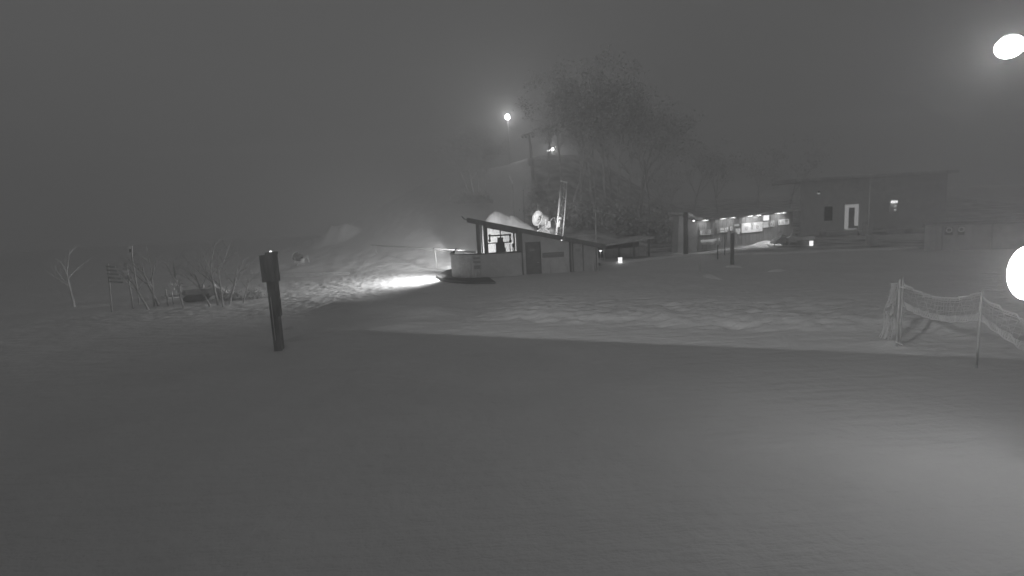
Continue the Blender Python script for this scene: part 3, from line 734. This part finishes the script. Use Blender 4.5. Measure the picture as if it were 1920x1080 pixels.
# ------------------------------------------------------------------ dark lodge with lit door
A4, B4 = D(1500, 440, 60), D(1730, 440, 60); P4 = Plane(Vector((A4.x, 60, 0)), Vector((B4.x, 57, 0)))
t = thing('lodge', P4.at(0, 0), 'large dark lodge with a bright door frame beyond the kerb', 'building')
z0 = .2; zt = P4.uz(1600, 335)[1]
a, za = P4.uz(1585.5, 430); b, zb = P4.uz(1608, 384.5)
part('wall', MB().wall(P4, 0, -.5, a-.2, zt, -.2, 0), 'cladlight', t); part('wall', MB().wall(P4, b+.2, -.5, P4.L, zt, -.2, 0), 'cladlight', t)
part('wall', MB().wall(P4, a-.197, zb+.2, b+.197, zt, -.2, 0), 'cladlight', t); part('wall', MB().wall(P4, a-.197, -.5, b+.197, za-.1, -.2, 0), 'cladlight', t)
part('roof', MB().hexa([P4.at(-.8, zt, -9), P4.at(-.8, zt, 1), P4.at(P4.L+.5, zt, 1), P4.at(P4.L+.5, zt, -9), P4.at(-.8, zt+.5, -9), P4.at(-.8, zt+.3, 1), P4.at(P4.L+.5, zt+.3, 1), P4.at(P4.L+.5, zt+.5, -9)]), 'roof', t)
d = part('door', MB().wall(P4, a+.24, za+.05, b-.24, zb-.24, -.12, -.06), 'door', t)
fr = MB(); fr.wall(P4, a-.1, za, a+.24, zb+.1, -.12, .04); fr.wall(P4, b-.24, za+.35, b+.1, zb+.1, -.12, .04); fr.wall(P4, a+.24, zb-.24, b-.24, zb+.1, -.12, .04); fr.wall(P4, a+.24, za-.02, b-.0, za+.05, -.12, .04)
part('door_frame', fr, 'glowpanel', d, label='bright glowing door surround'); part('handle', MB().tube([P4.at(b-.35, za+1.0, -.06), P4.at(b-.35, za+1.3, .0)], .03, 6), 'steel', d)
for (x0, y0, x1, y1) in ((1545, 387, 1561, 414),):
    a, za = P4.uz(x0, y1); b, zb = P4.uz(x1, y0)
    f_ = MB(); f_.wall(P4, a-.08, za-.08, b+.08, za, .003, .06); f_.wall(P4, a-.08, zb, b+.08, zb+.08, .003, .06); f_.wall(P4, a-.08, za, a, zb, .003, .06); f_.wall(P4, b, za, b+.08, zb, .003, .06)
    wn = part('window', MB().wall(P4, a+.003, za+.003, b-.003, zb-.003, .003, .02), 'glass', t); part('frame', f_, 'cladlight', wn)
part('deck', MB().wall(P4, 2, -.3, P4.L-1, .55, .003, 2.2), 'dirt', t)
for k in range(3): part('step', MB().wall(P4, 5.0, -.3, 7.6, .40-.14*k, 2.203+.3*k, 2.5+.3*k), 'concrete', t)
# lit wall sign box
p = D(1677, 378.5, 57); t = thing('wall_light_box', p, 'small bright box lamp with two tiny lights below on the lodge', 'lamp')
part('lens', MB().box(p.x-.3, p.y-.1, p.z-.1, p.x+.3, p.y+.1, p.z+.12), 'litsign', t)
for py in (387, 394): q = D(1678.5, py, 57); part('bulb', MB().sphere(q, .11), 'glowpanel', t, True)
part('backplate', MB().box(p.x-.36, p.y+.103, p.z-1.1, p.x+.42, p.y+.16, p.z+.2), 'cladlight', t)
# flag pole
g = G(1627, 462); tp = D(1626, 329, g.y)
t = thing('flag_pole', g, 'tall thin pale pole between the lit door and the wall lamp', 'pole')
part('shaft', MB().tube([g, (g.x, g.y, tp.z)], [.06, .035], 8), 'steel', t, True); part('finial', MB().sphere((g.x, g.y, tp.z+.06), .09), 'white', t, True)
def cabinet(px0, py0, px1, py1, label, m='cladlight', hasdoor=True, Y=None, cat='cabinet', name='cabinet'):
    g = G((px0+px1)/2, py1) if Y is None else D((px0+px1)/2, py1, Y)
    a, b = D(px0, py1, g.y), D(px1, py0, g.y); t = thing(name, g, label, cat)
    part('body', MB().box(a.x, g.y, a.z-.1, b.x, g.y+.5, b.z), m, t)
    part('lid', MB().box(a.x-.03, g.y-.04, b.z+.002, b.x+.03, g.y+.54, b.z+.06), m, t)
    if hasdoor: part('door', MB().box(a.x+.05, g.y-.03, a.z+.05, b.x-.05, g.y-.003, b.z-.05), m, t)
    return t
cabinet(1624, 433-14, 1637, 437, 'grey cabinet at the foot of the tall thin pole, farther one', Y=52)
cabinet(1630, 441, 1647, 463, 'pale cabinet with tapered look nearest the long kerb')
# ------------------------------------------------------------------ pale container shed on the right
A5, B5 = G(1754, 469), G(1925, 466); P5 = Plane(A5, B5)
t = thing('container_shed', P5.at(0, 0), 'pale ribbed container shed beside the floodlight at the right', 'shed')
zt = P5.uz(1800, 422)[1]
L5 = P5.L+3
n = 60; m_ = MB()
for k in range(n+1):
    x = L5*k/n; o_ = .03 if (k//2) % 2 else 0
    m_.v += [tuple(P5.at(x, -.1, o_)), tuple(P5.at(x, zt, o_))]
for k in range(n): m_.f.append((2*k, 2*k+2, 2*k+3, 2*k+1))
part('front_wall', m_, 'cladlight', t)
part('shell', MB().wall(P5, 0, -.1, L5, zt-.02, -2.4, -.03), 'cladlight', t)
part('roof', MB().wall(P5, -.1, zt, L5+.1, zt+.12, -2.5, .15), 'grey', t)
for k, px in enumerate((1765, 1858)):
    a, _ = P5.uz(px, 440); part('post', MB().wall(P5, a, -.1, a+.08, zt-.01, .05, .12), 'clad', t)
for k, (x0, y0, x1, y1) in enumerate(((1770, 426, 1787, 441), (1794, 424, 1809, 441))):
    a, za = P5.uz(x0, y1); b, zb = P5.uz(x1, y0)
    t = thing('poster_board', P5.at(a, za, .1), ['left poster board with dark lower half on the container shed', 'right poster board with dark lower half on the container shed'][k], 'board', 'poster boards on the shed')
    part('board', MB().wall(P5, a, za, b, zb, .06, .1), 'printmid', t); part('sheet', MB().wall(P5, a+.04, za+.04, b-.04, za+(zb-za)*.35, .102, .11), 'printdark', t)
    part('emblem', MB().lathe([(.12, 0), (.12, .01), (.2, .01), (.2, 0)], P5.at((a+b)/2, za+(zb-za)*.66, .102), P5.n, 14), 'print', t)
cabinet(1742, 426, 1756, 470, 'tall pale cupboard at the left end of the container shed', 'cladlight', name='cupboard', cat='cupboard')

# ------------------------------------------------------------------ fence with sagging net on the right
F1, F2 = G(1687, 650), G(1831, 690)
F0 = F1+(F1-F2)*.02+Vector((-.5, .75, 0)); F3 = F2+(F2-F1)*1.15+Vector((.5, 0, 0)); F3.z = H(F3.x, F3.y)
fl = thing('net_fence', F1, 'sagging snow fence netting on thin posts at the right edge of the field', 'fence')
h1 = D(1685, 521, F1.y).z; h2 = D(1822, 546, F2.y).z
for (p, h_, px) in ((F1, h1, 0), (F2, h2, 0), (F3, F3.z+1.7, 0)):
    top = Vector((p.x+(-.0), p.y, h_)); part('post', MB().tube([p-Vector((0, 0, .2)), top], .024, 8), 'clad', fl, True)
part('post', MB().tube([F1+Vector((-.09, 0, -.2)), Vector((F1.x-.09, F1.y, h1-.05))], .03, 8), 'grey', fl, True)
part('tie', MB().tube([Vector((F1.x-.12, F1.y-.05, h1-.25)), Vector((F1.x+.16, F1.y-.05, h1-.33))], .018, 6), 'white', fl, True)
def cat(a, b, sag, n):
    return [a.lerp(b, k/n)-Vector((0, 0, sag*4*(k/n)*(1-k/n))) for k in range(n+1)]
def netspan(pa_, pb_, za0, za1, zb0, zb1, sag_t, sag_b, n=60, band=6):
    # top rope, bottom rope, fine net; the lower rows are bunched
    m_ = MB(); rows = []
    up, dn = cat(Vector((pa_.x, pa_.y, za1)), Vector((pb_.x, pb_.y, zb1)), sag_t, n), cat(Vector((pa_.x, pa_.y, za0)), Vector((pb_.x, pb_.y, zb0)), sag_b, n)
    fr_ = [0, .045, .09, .135, .18, .23, .42, .62, .8, .9, .95, 1]
    wob = lambda k, f_: Vector((.03*math.sin(k*.9+f_*7), .03*math.cos(k*.7+f_*5), 0))
    for i, f_ in enumerate(fr_):
        pts_ = [dn[k].lerp(up[k], f_)+wob(k, f_) for k in range(n+1)]
        thick = .013 if i in (0, len(fr_)-1) else (.006 if f_ < .25 or f_ >= .9 else .003)
        m_.tube(pts_, thick, 4)
    for k in range(0, n+1):
        pts_ = [dn[k].lerp(up[k], f_)+wob(k, f_) for f_ in fr_[:6]]; m_.tube(pts_, .006, 3)
        if k % 2 == 0: m_.tube([dn[k].lerp(up[k], f_)+wob(k, f_) for f_ in fr_[5:]], .0025, 3)
    return m_
zA0 = D(1692, 573, F1.y).z; zA1 = D(1692, 530, F1.y).z; zB0 = D(1823, 599, F2.y).z; zB1 = D(1820, 548, F2.y).z
part('netting', netspan(F1, F2, zA0, zA1, zB0, zB1, .27, .22), 'net', fl)
part('netting', netspan(F2, F3, zB0-.02, zB0+.55, F3.z+.15, F3.z+.9, .12, .2), 'net', fl)
# bunched net hanging at the first post, folded in many loops
m_ = MB(); random.seed(11)
top0 = D(1677, 531, F1.y+.25); bot0 = D(1662, 634, F1.y+.6)
for k in range(26):
    ox, oy = random.uniform(-.10, .10), random.uniform(-.12, .12); pts_ = []
    for j in range(9):
        f_ = j/8; q = top0.lerp(bot0, f_); sp = .55+.9*f_
        pts_.append(q+Vector((ox*sp+.05*math.sin(j*1.3+k), oy*sp, 0)))
    m_.tube(pts_, .006, 3)
for j in range(30):
    f_ = j/29; q = top0.lerp(bot0, f_); wd = (.09+.06*f_)
    m_.tube([q+Vector((-wd, random.uniform(-.1, .1), random.uniform(-.03, .03))), q+Vector((0, random.uniform(-.1, .1), -.02)), q+Vector((wd, 0, random.uniform(-.03, .03)))], .006, 3)
part('bunched_net', m_, 'net', fl)
lp = [D(1672+x, 571+y, F1.y+.3) for x, y in ((0, 0), (-9, 5), (-11, 14), (-6, 22), (0, 22), (2, 18))]
part('net_loop', MB().tube(lp, .02, 6), 'net', fl, True)
a, b = D(1698, 583, F1.y), D(1686, 612, F1.y); part('loose_rope', MB().tube([a, D(1690, 592, F1.y), b], .012, 6), 'net', fl, True)
part('ground_peg', MB().tube([D(1679, 641, F1.y-.1), D(1692, 646, F1.y-.1)], .02, 6), 'white', fl)

# ------------------------------------------------------------------ floodlight pole at the right edge
LY = 8.0
q1, q2 = D(1926, 512, LY), D(1893, 88, LY)
g = Vector((q1.x+1.0, LY+.35, H(q1.x+1.0, LY+.35)))
t = thing('floodlight_mast', g, 'tall mast with a glaring floodlight at the right edge and an added upper one for the glare', 'floodlight')
part('pole', MB().tube([g, Vector((g.x, g.y, q2.z+.5))], [.09, .06], 10), 'grey', t, True)
for k, (q, r_) in enumerate(((q1, .23), (q2, .17))):  # upper floodlight added to stand in for a bright glare
    ax = Vector((-.75, -.65, -.15 if k == 0 else -.3)).normalized()
    lf = part('lens', MB().sphere(q, r_, 20, 14, sq=(1, 1, 1.8 if k == 0 else .9)), 'lampbig', t, True)
    part('housing', MB().lathe([(r_*1.0, .04), (r_*1.02, .1), (r_*.6, .34), (.001, .36)], q, -ax, 18), 'black', t, True)
    part('bracket', MB().tube([q-ax*.3, Vector((g.x, g.y, q.z))], .03, 6), 'grey', t, True)
    lamp('mast_light', 'POINT', q+ax*(r_*1.3), (20, 76)[k], None, .12)

# ------------------------------------------------------------------ timber post with box on the left
g = G(524, 655); t = thing('timber_post', g, 'broad dark timber post with a box at its top and a tiny lamp', 'post')
ht = D(505, 478, g.y).z
part('shaft', MB().beam(g-Vector((0, 0, .2)), (g.x, g.y, ht-.05), .26, .26, up=(0, 1, 0)), 'post', t)
hb = D(512, 525, g.y).z
part('box', MB().box(g.x-.24, g.y-.2, hb-.05, g.x+.22, g.y+.2, ht), 'post', t)
part('side_plank', MB().box(g.x+.131, g.y-.1, g.z+1.2, g.x+.2, g.y+.1, hb-.053), 'post', t)
part('cable_conduit', MB().tube([(g.x-.03, g.y-.16, g.z+.35), (g.x-.03, g.y-.16, g.z+1.9)], .014, 6), 'steel', t, True)
part('box_lid', MB().box(g.x-.02, g.y-.23, ht+.002, g.x+.24, g.y+.22, ht+.1), 'post', t)
lp_ = D(507.5, 472.5, g.y-.0); bt = thing('post_lamp', lp_, 'tiny bright lamp on top of the broad timber post', 'lamp')
part('bulb', MB().sphere(lp_, .05), 'lampdim', bt, True); part('bracket', MB().tube([lp_, (lp_.x+.1, lp_.y, ht+.05)], .02, 6), 'black', bt, True)
# low barrier behind the post
a, b = G(424, 524), G(655, 514)
t = thing('low_barrier', a, 'low dark board barrier crossing behind the timber post', 'barrier')
ns = 9
for k in range(ns):
    p_, q_ = a.lerp(b, k/ns), a.lerp(b, (k+.985)/ns); hz = .52-.34*k/ns
    zb_ = (H(p_.x, p_.y)+H(q_.x, q_.y))/2
    part('board', MB().hexa([Vector((p_.x, p_.y, zb_-.1)), Vector((q_.x, q_.y, zb_-.1)), Vector((q_.x, q_.y+.08, zb_-.1)), Vector((p_.x, p_.y+.08, zb_-.1)),
                             Vector((p_.x, p_.y, zb_+hz)), Vector((q_.x, q_.y, zb_+hz-.03)), Vector((q_.x, q_.y+.08, zb_+hz-.03)), Vector((p_.x, p_.y+.08, zb_+hz))]), 'clad', t)
    part('stake', MB().tube([(p_.x, p_.y+.13, zb_-.2), (p_.x, p_.y+.13, zb_+hz+.03)], .05, 6), 'dark', t)

# ------------------------------------------------------------------ signs on the far left
def signpost(px_top, py_top, px_bot, py_bot, Y, boards, label, name='signpost', posts=1):
    b_ = D(px_bot, py_bot, Y); b_.z = H(b_.x, b_.y); tp = D(px_top, py_top, Y)
    t = thing(name, b_, label, 'sign')
    part('post', MB().tube([b_-Vector((0, 0, .2)), tp], .045, 8), 'grey', t, True)
    for (x0, y0, x1, y1, mm, sk) in boards:
        p_ = [D(x0, y1, Y-.08), D(x1, y1+sk, Y-.08), D(x1, y0+sk, Y-.08), D(x0, y0, Y-.08)]
        bk_ = [q+Vector((0, .03, 0)) for q in p_]
        part('board', MB().hexa([p_[0], p_[1], bk_[1], bk_[0], p_[3], p_[2], bk_[2], bk_[3]]), mm, t)
    return t
signpost(246, 470, 262, 572, 33, [(239.5, 462, 248, 478, 'print', -1), (242, 467, 246.5, 473, 'printdark', 0)], 'tall post with a bright upright sign, highest on the left')
signpost(236, 492, 247, 560, 31, [(232, 493, 239, 500, 'printmid', 0), (232.5, 507, 240, 509.8, 'print', 0), (233, 512, 240.5, 514.8, 'print', 0), (235, 519, 243, 523, 'printmid', 1)], 'post with stacked narrow bright name plates')
signpost(202, 494, 207, 570, 30, [(198+k*1.2, 498+k*7, 216+k*3.4, 501+k*7, 'printmid', 1+k*.3) for k in range(5)], 'faint rack of horizontal direction boards at the far left')
signpost(319, 528, 325, 566, 32, [(315.5, 531, 323, 537, 'print', 0), (317.5, 538, 327, 543, 'print', 1), (319.5, 544, 322.8, 553, 'print', 0), (325.5, 544, 331, 553, 'print', 0)], 'small pale notice board with two legs left of the snowmobile')
signpost(310, 540, 316, 573, 31.5, [(312.3, 556, 314.6, 571, 'printmid', 0)], 'thin pale stake standing beside the two legged notice board', name='stake')

# ------------------------------------------------------------------ trees
def tree_mesh(seed, h, lean, crown, leaves, kind):
    random.seed(seed); tr = MB(); cr = MB(); tips = []
    def grow(p, d, L, r, lev):
        n = 5; pts_ = [p]; q = p; dd = d.copy()
        for k in range(n):
            dd = (dd+Vector((random.gauss(0, .07), random.gauss(0, .07), random.gauss(.02, .04)))).normalized(); q = q+dd*L/n; pts_.append(q)
        tr.tube(pts_, [r*(1-.55*k/n) for k in range(n+1)], 6 if lev < 2 else 4)
        if lev >= 3: tips.append(pts_[-1]); tips.append(pts_[-3]); return
        for k in range(3 if lev else 5):
            i = random.choice((2, 3, 4, 5)) if lev else random.choice((3, 4, 5))
            sd = Vector((random.gauss(0, 1), random.gauss(0, 1), .2)).normalized()
            nd = (dd*.8+sd*.75).normalized(); grow(pts_[i], nd, L*random.uniform(.42, .62), r*.42, lev+1)
    grow(Vector((0, 0, -.3)), Vector((lean, 0, 1)).normalized(), h*.62, h*.011+.03, 0)
    for tp in tips:
        for k in range(leaves):
            c = tp+Vector((random.gauss(0, crown), random.gauss(0, crown), random.gauss(0, crown*.7)))
            s = random.uniform(.10, .24); a = Vector((random.gauss(0, 1), random.gauss(0, 1), random.gauss(0, 1))).normalized(); b = a.cross(Vector((random.gauss(0, 1), random.gauss(0, 1), 1))).normalized()
            cr.quad(c-a*s, c+b*s*.5, c+a*s, c-b*s*.5)
    return tr, cr
protos = []
def proto(name, seed, h, lean, crown, leaves):
    tr, cr = tree_mesh(seed, h, lean, crown, leaves, 0)
    def mk(mb, nm, m):
        me_ = bpy.data.meshes.new(nm); me_.from_pydata(mb.v, [], mb.f); me_.materials.append(M[m]); return me_
    return (mk(tr, 'trunk', 'bark'), mk(cr, 'crown', 'leaf') if leaves else None)
def plant(pr, loc, rot, s, label, group, name='gum_tree', cat='tree', tm_=None):
    t = thing(name, loc, label, cat, group); t.rotation_euler = (0, 0, rot); t.scale = (s, s, s)
    for me_, nm in ((pr[0], 'trunk'), (pr[1], 'crown')):
        if me_ is None: continue
        o = bpy.data.objects.new(nm, me_); C.objects.link(o); o.parent = t
    return t
PT = [proto('gum', 20+k, 16, [.02, .12, -.1, .25][k], .6, 13) for k in range(4)]
# clump on the hill left of the pylon: fans out
for k, (px, py, rt, s, lb) in enumerate(((889, 381, 180, .62, 'leftmost leaning gum tree of the clump on the hill'), (893, 381, 170, .55, 'second slender gum tree of the hill clump'), (897, 381, 90, .6, 'middle upright gum tree of the hill clump'), (907, 380, 0, .6, 'rightmost gum tree of the hill clump leaning right'))):
    plant(PT[[3, 1, 0, 1][k]], G(px, py), R(rt), s, lb, 'gum tree clump on the hill')
rowx = [(1073, 362, 3, 20, 1.0, 'pale forked gum tree just right of the lattice tower'), (1086, 352, 0, 40, .9, 'thin trunk close behind the forked gum tree'), (1098, 345, 1, 100, .95, 'short bushy gum tree left of the pair of straight trunks'),
        (1110, 342, 0, 200, 1.0, 'straight gum trunk left of the slanting one'), (1117, 340, 2, 10, 1.0, 'gum tree directly above the roof mast'), (1134, 337, 2, 30, 1.1, 'slanting bright gum trunk in the middle of the wood'),
        (1144, 336, 0, 300, 1.05, 'straight bright trunk right of the slanting one'), (1158, 336, 2, 130, 1.0, 'dim trunk behind the middle of the wood'), (1171, 335, 1, 0, 1.0, 'gum tree leaning right in the wood'),
        (1183, 338, 3, 340, .95, 'strongly leaning gum tree towards the right of the wood'), (1200, 342, 0, 70, 1.0, 'gum tree at the right of the thick wood'), (1222, 346, 1, 180, .9, 'gum tree left of the office column, farther back'),
        (1262, 372, 2, 10, .6, 'small gum tree with pale trunk left of the office column'), (1243, 360, 0, 230, .75, 'medium gum tree between the wood and the office'), (1054, 342, 1, 210, .8, 'dark gum tree behind the lattice tower'), (1030, 340, 0, 150, .75, 'dark gum tree under the small double floodlight'),
        (1300, 352, 0, 50, 1.0, 'tall gum tree behind the ticket office roof at its left'), (1350, 352, 1, 90, .95, 'gum tree rising behind the trail map wall'), (1420, 350, 2, 190, .95, 'gum tree behind the right part of the office roof'), (1480, 350, 0, 10, 1.0, 'gum tree between the office and the lodge')]
for px, py, kk, rt, s, lb in rowx:
    Y = 74+random.uniform(-4, 6); p_ = D(px, py, Y); p_.z = H(p_.x, p_.y)
    plant(PT[kk], p_, R(rt), s*(1.05 if px < 1230 else .72), lb, 'gum trees in the wood behind the hut')
# dark shrubs beside the pylon
def bush(seed, r, h, n):
    random.seed(seed); m_ = MB(); cl = []
    for k in range(16):
        th = random.uniform(0, 6.28); rr = r*random.uniform(.1, 1); cl.append((Vector((math.cos(th)*rr, math.sin(th)*rr, h*random.uniform(.1, 1)*(1-.45*rr/r))), random.uniform(.12, .34)*min(r, h)))
    for k in range(n):
        c, w_ = random.choice(cl); q = c+Vector((random.gauss(0, w_), random.gauss(0, w_), random.gauss(0, w_))); q.z = max(q.z, .03)
        a = Vector((random.gauss(0, 1), random.gauss(0, 1), random.gauss(0, 1))).normalized(); b = a.cross(Vector((0, .3, 1))).normalized(); s = random.uniform(.05, .15)
        m_.quad(q-a*s, q+b*s*.6, q+a*s, q-b*s*.6)
    me_ = bpy.data.meshes.new('foliage'); me_.from_pydata(m_.v, [], m_.f); me_.materials.append(M['leaf']); return me_
BM = [bush(1, 1.1, 2.6, 1600), bush(2, 1.5, 1.6, 1500)]
def putbush(px, py, k, s, lb, Y=None):
    p_ = G(px, py) if Y is None else D(px, py, Y); p_.z = H(p_.x, p_.y)
    t = thing('shrub', p_, lb, 'shrub', 'dark shrubs on the slope'); t.scale = (s, s, s)
    o = bpy.data.objects.new('foliage', BM[k]); C.objects.link(o); o.parent = t
    random.seed(int(px)); st = MB()
    for j in range(4): st.tube([(0, 0, -.1), (random.uniform(-.3, .3), random.uniform(-.3, .3), 1.2)], [.04, .01], 5)
    me_ = bpy.data.meshes.new('stem'); me_.from_pydata(st.v, [], st.f); me_.materials.append(M['twig']); q = bpy.data.objects.new('stem', me_); C.objects.link(q); q.parent = t
putbush(1004, 345, 0, 1.2, 'dark shrub just below the foot of the lift pylon', 70)
putbush(1003, 370, 0, 1.2, 'dark upright shrub on the slope above the snow gun', 64)
putbush(1008, 395, 0, 1.3, 'dark shrub behind the snow gun', 58)
putbush(870, 381, 1, 1.0, 'low dark shrub at the left of the hill tree clump')
putbush(900, 381, 1, 1.0, 'low dark shrub at the foot of the hill tree clump')
putbush(1035, 385, 1, 1.5, 'wide dark shrub between snow gun and lattice tower', 62)
putbush(1095, 400, 1, 1.8, 'wide dark shrub behind the low end of the hut roof', 60)
putbush(1160, 415, 1, 1.9, 'wide dark shrub above the low shelter', 60)
putbush(1225, 420, 1, 1.8, 'wide dark shrub left of the office column', 60)
putbush(435, 562, 1, .45, 'small low shrub left of the timber post', 33)
putbush(487, 556, 1, .42, 'tiny shrub touching the left side of the timber post', 33)
# bare shrubs / saplings on the left
SAP = [proto('sap', 50+k, 4.6, [.05, .25, -.1][k], .2, 0) for k in range(3)]
for me_ in SAP: me_[0].materials[0] = M['twig']
SAP2 = [(m_[0].copy(), None) for m_ in SAP]
for me_ in SAP2: me_[0].materials[0] = M['bark']
for px, py, kk, rt, s, lb in ((409, 572, 0, 0, .95, 'bare sapling left of the snowy gap behind the shrubs'), (428, 570, 1, 10, .85, 'bare sapling with branches spreading right toward the timber post'), (418, 576, 2, 140, .8, 'crooked bare sapling in the middle of the left thicket'),
                              (396, 574, 1, 180, .8, 'bare sapling rising above the second snowmobile'), (300, 573, 1, 170, .95, 'bare sapling leaning left behind the tall sign'), (290, 575, 0, 60, .85, 'thin bare sapling left of the two legged notice board'),
                              (280, 580, 1, 190, .8, 'leaning bare sapling between the signs'), (455, 566, 1, 20, .6, 'small bare sapling closest to the timber post'), (140, 575, 0, 20, .9, 'faint bare sapling at the far left of the frame'), (345, 578, 2, 20, .7, 'low bare sapling in front of the first snowmobile')):
    plant((SAP if px > 210 else SAP2)[kk], G(px, py), R(rt), s, lb, 'bare saplings in the left thicket', name='bare_sapling', cat='sapling')

# ------------------------------------------------------------------ unseen lodge added behind the camera to cast the near shadow edge
N_ = Vector((.383, .923, 0)); U_ = Vector((.923, -.383, 0))
def L_(u_, f_, z_): return U_*u_+N_*f_+Vector((0, 0, z_))
t = thing('shade_lodge', L_(0, -1, 0), 'unseen lodge added behind the camera so its eave shades the near snow', 'building')
def lb(u0, f0, z0_, u1, f1, z1_): return MB().hexa([L_(u0, f0, z0_), L_(u1, f0, z0_), L_(u1, f1, z0_), L_(u0, f1, z0_), L_(u0, f0, z1_), L_(u1, f0, z1_), L_(u1, f1, z1_), L_(u0, f1, z1_)])
part('wall', lb(-16, -8, -.2, 16, -1, 6.2), 'clad', t)
part('roof', MB().hexa([L_(-17, -4, 8.0), L_(17, -4, 8.0), L_(17, .7, 6.3), L_(-17, .7, 6.3), L_(-17, -4, 8.2), L_(17, -4, 8.2), L_(17, .7, 6.5), L_(-17, .7, 6.5)]), 'roof', t)

# ------------------------------------------------------------------ unseen lamps placed for the light they throw
Lp = L_(2, -5, 8.75)
lamp('unseen_field_light', 'SPOT', L_(-8, -5, 8.75), 8000, (7, 19, 0), .02, 72, 1.0)  # unseen lamp added to light the field beyond the eave's shadow
lamp('sign_fill', 'SPOT', Lp, 2600, (-20.5, 33, 2.6), .06, 24, 1.0)  # added fill for the left signs; no lamp stands there
# behind the hut: added fill on the slope and pile, beam to the left past the curved wall
lamp('rear_flood', 'SPOT', PH.at(usw-1.2, 3.3, -DEP-.9), 1900, (-9, 62, 1), .1, 135, .7)
bs = PH.at(-.14, 2.05, -1.2)
lamp('slope_fill', 'SPOT', PH.at(uz(897, 430)[0]+.45, 3.3, -DEP-.5), 5000, (-18, 66, 3), .3, 90, 1.0)  # added lamp hidden behind the roof to brighten the hillside
lamp('side_beam', 'SPOT', bs, 560, G(785, 519), .12, 46, 1.0)
lamp('side_flood', 'SPOT', bs+Vector((-.05, 0, .05)), 4200, PH.at(-9, 1.9, -2.5), .2, 165, .9)
lamp('gun_fill', 'SPOT', D(1010, 422, 43.0), 650, D(1030, 405, 46), .08, 100, .9)  # added lamp behind the roof to brighten the gun and tower

# ------------------------------------------------------------------ haze
hz = MB(); hz.box(-159, -13.5, -1.2, 169, 189, 31); h_ = hz.build('haze', 'snow', None, kind='stuff')
hm = bpy.data.materials.new('haze_air'); hm.use_nodes = True; t_ = hm.node_tree; t_.nodes.remove(t_.nodes['Principled BSDF'])
pv = t_.nodes.new('ShaderNodeVolumePrincipled'); pv.inputs['Density'].default_value = HAZE; pv.inputs['Color'].default_value = (.95, .95, .95, 1)
pv.inputs['Anisotropy'].default_value = 0.7
t_.links.new(pv.outputs[0], t_.nodes['Material Output'].inputs['Volume'])
h_.data.materials[0] = hm
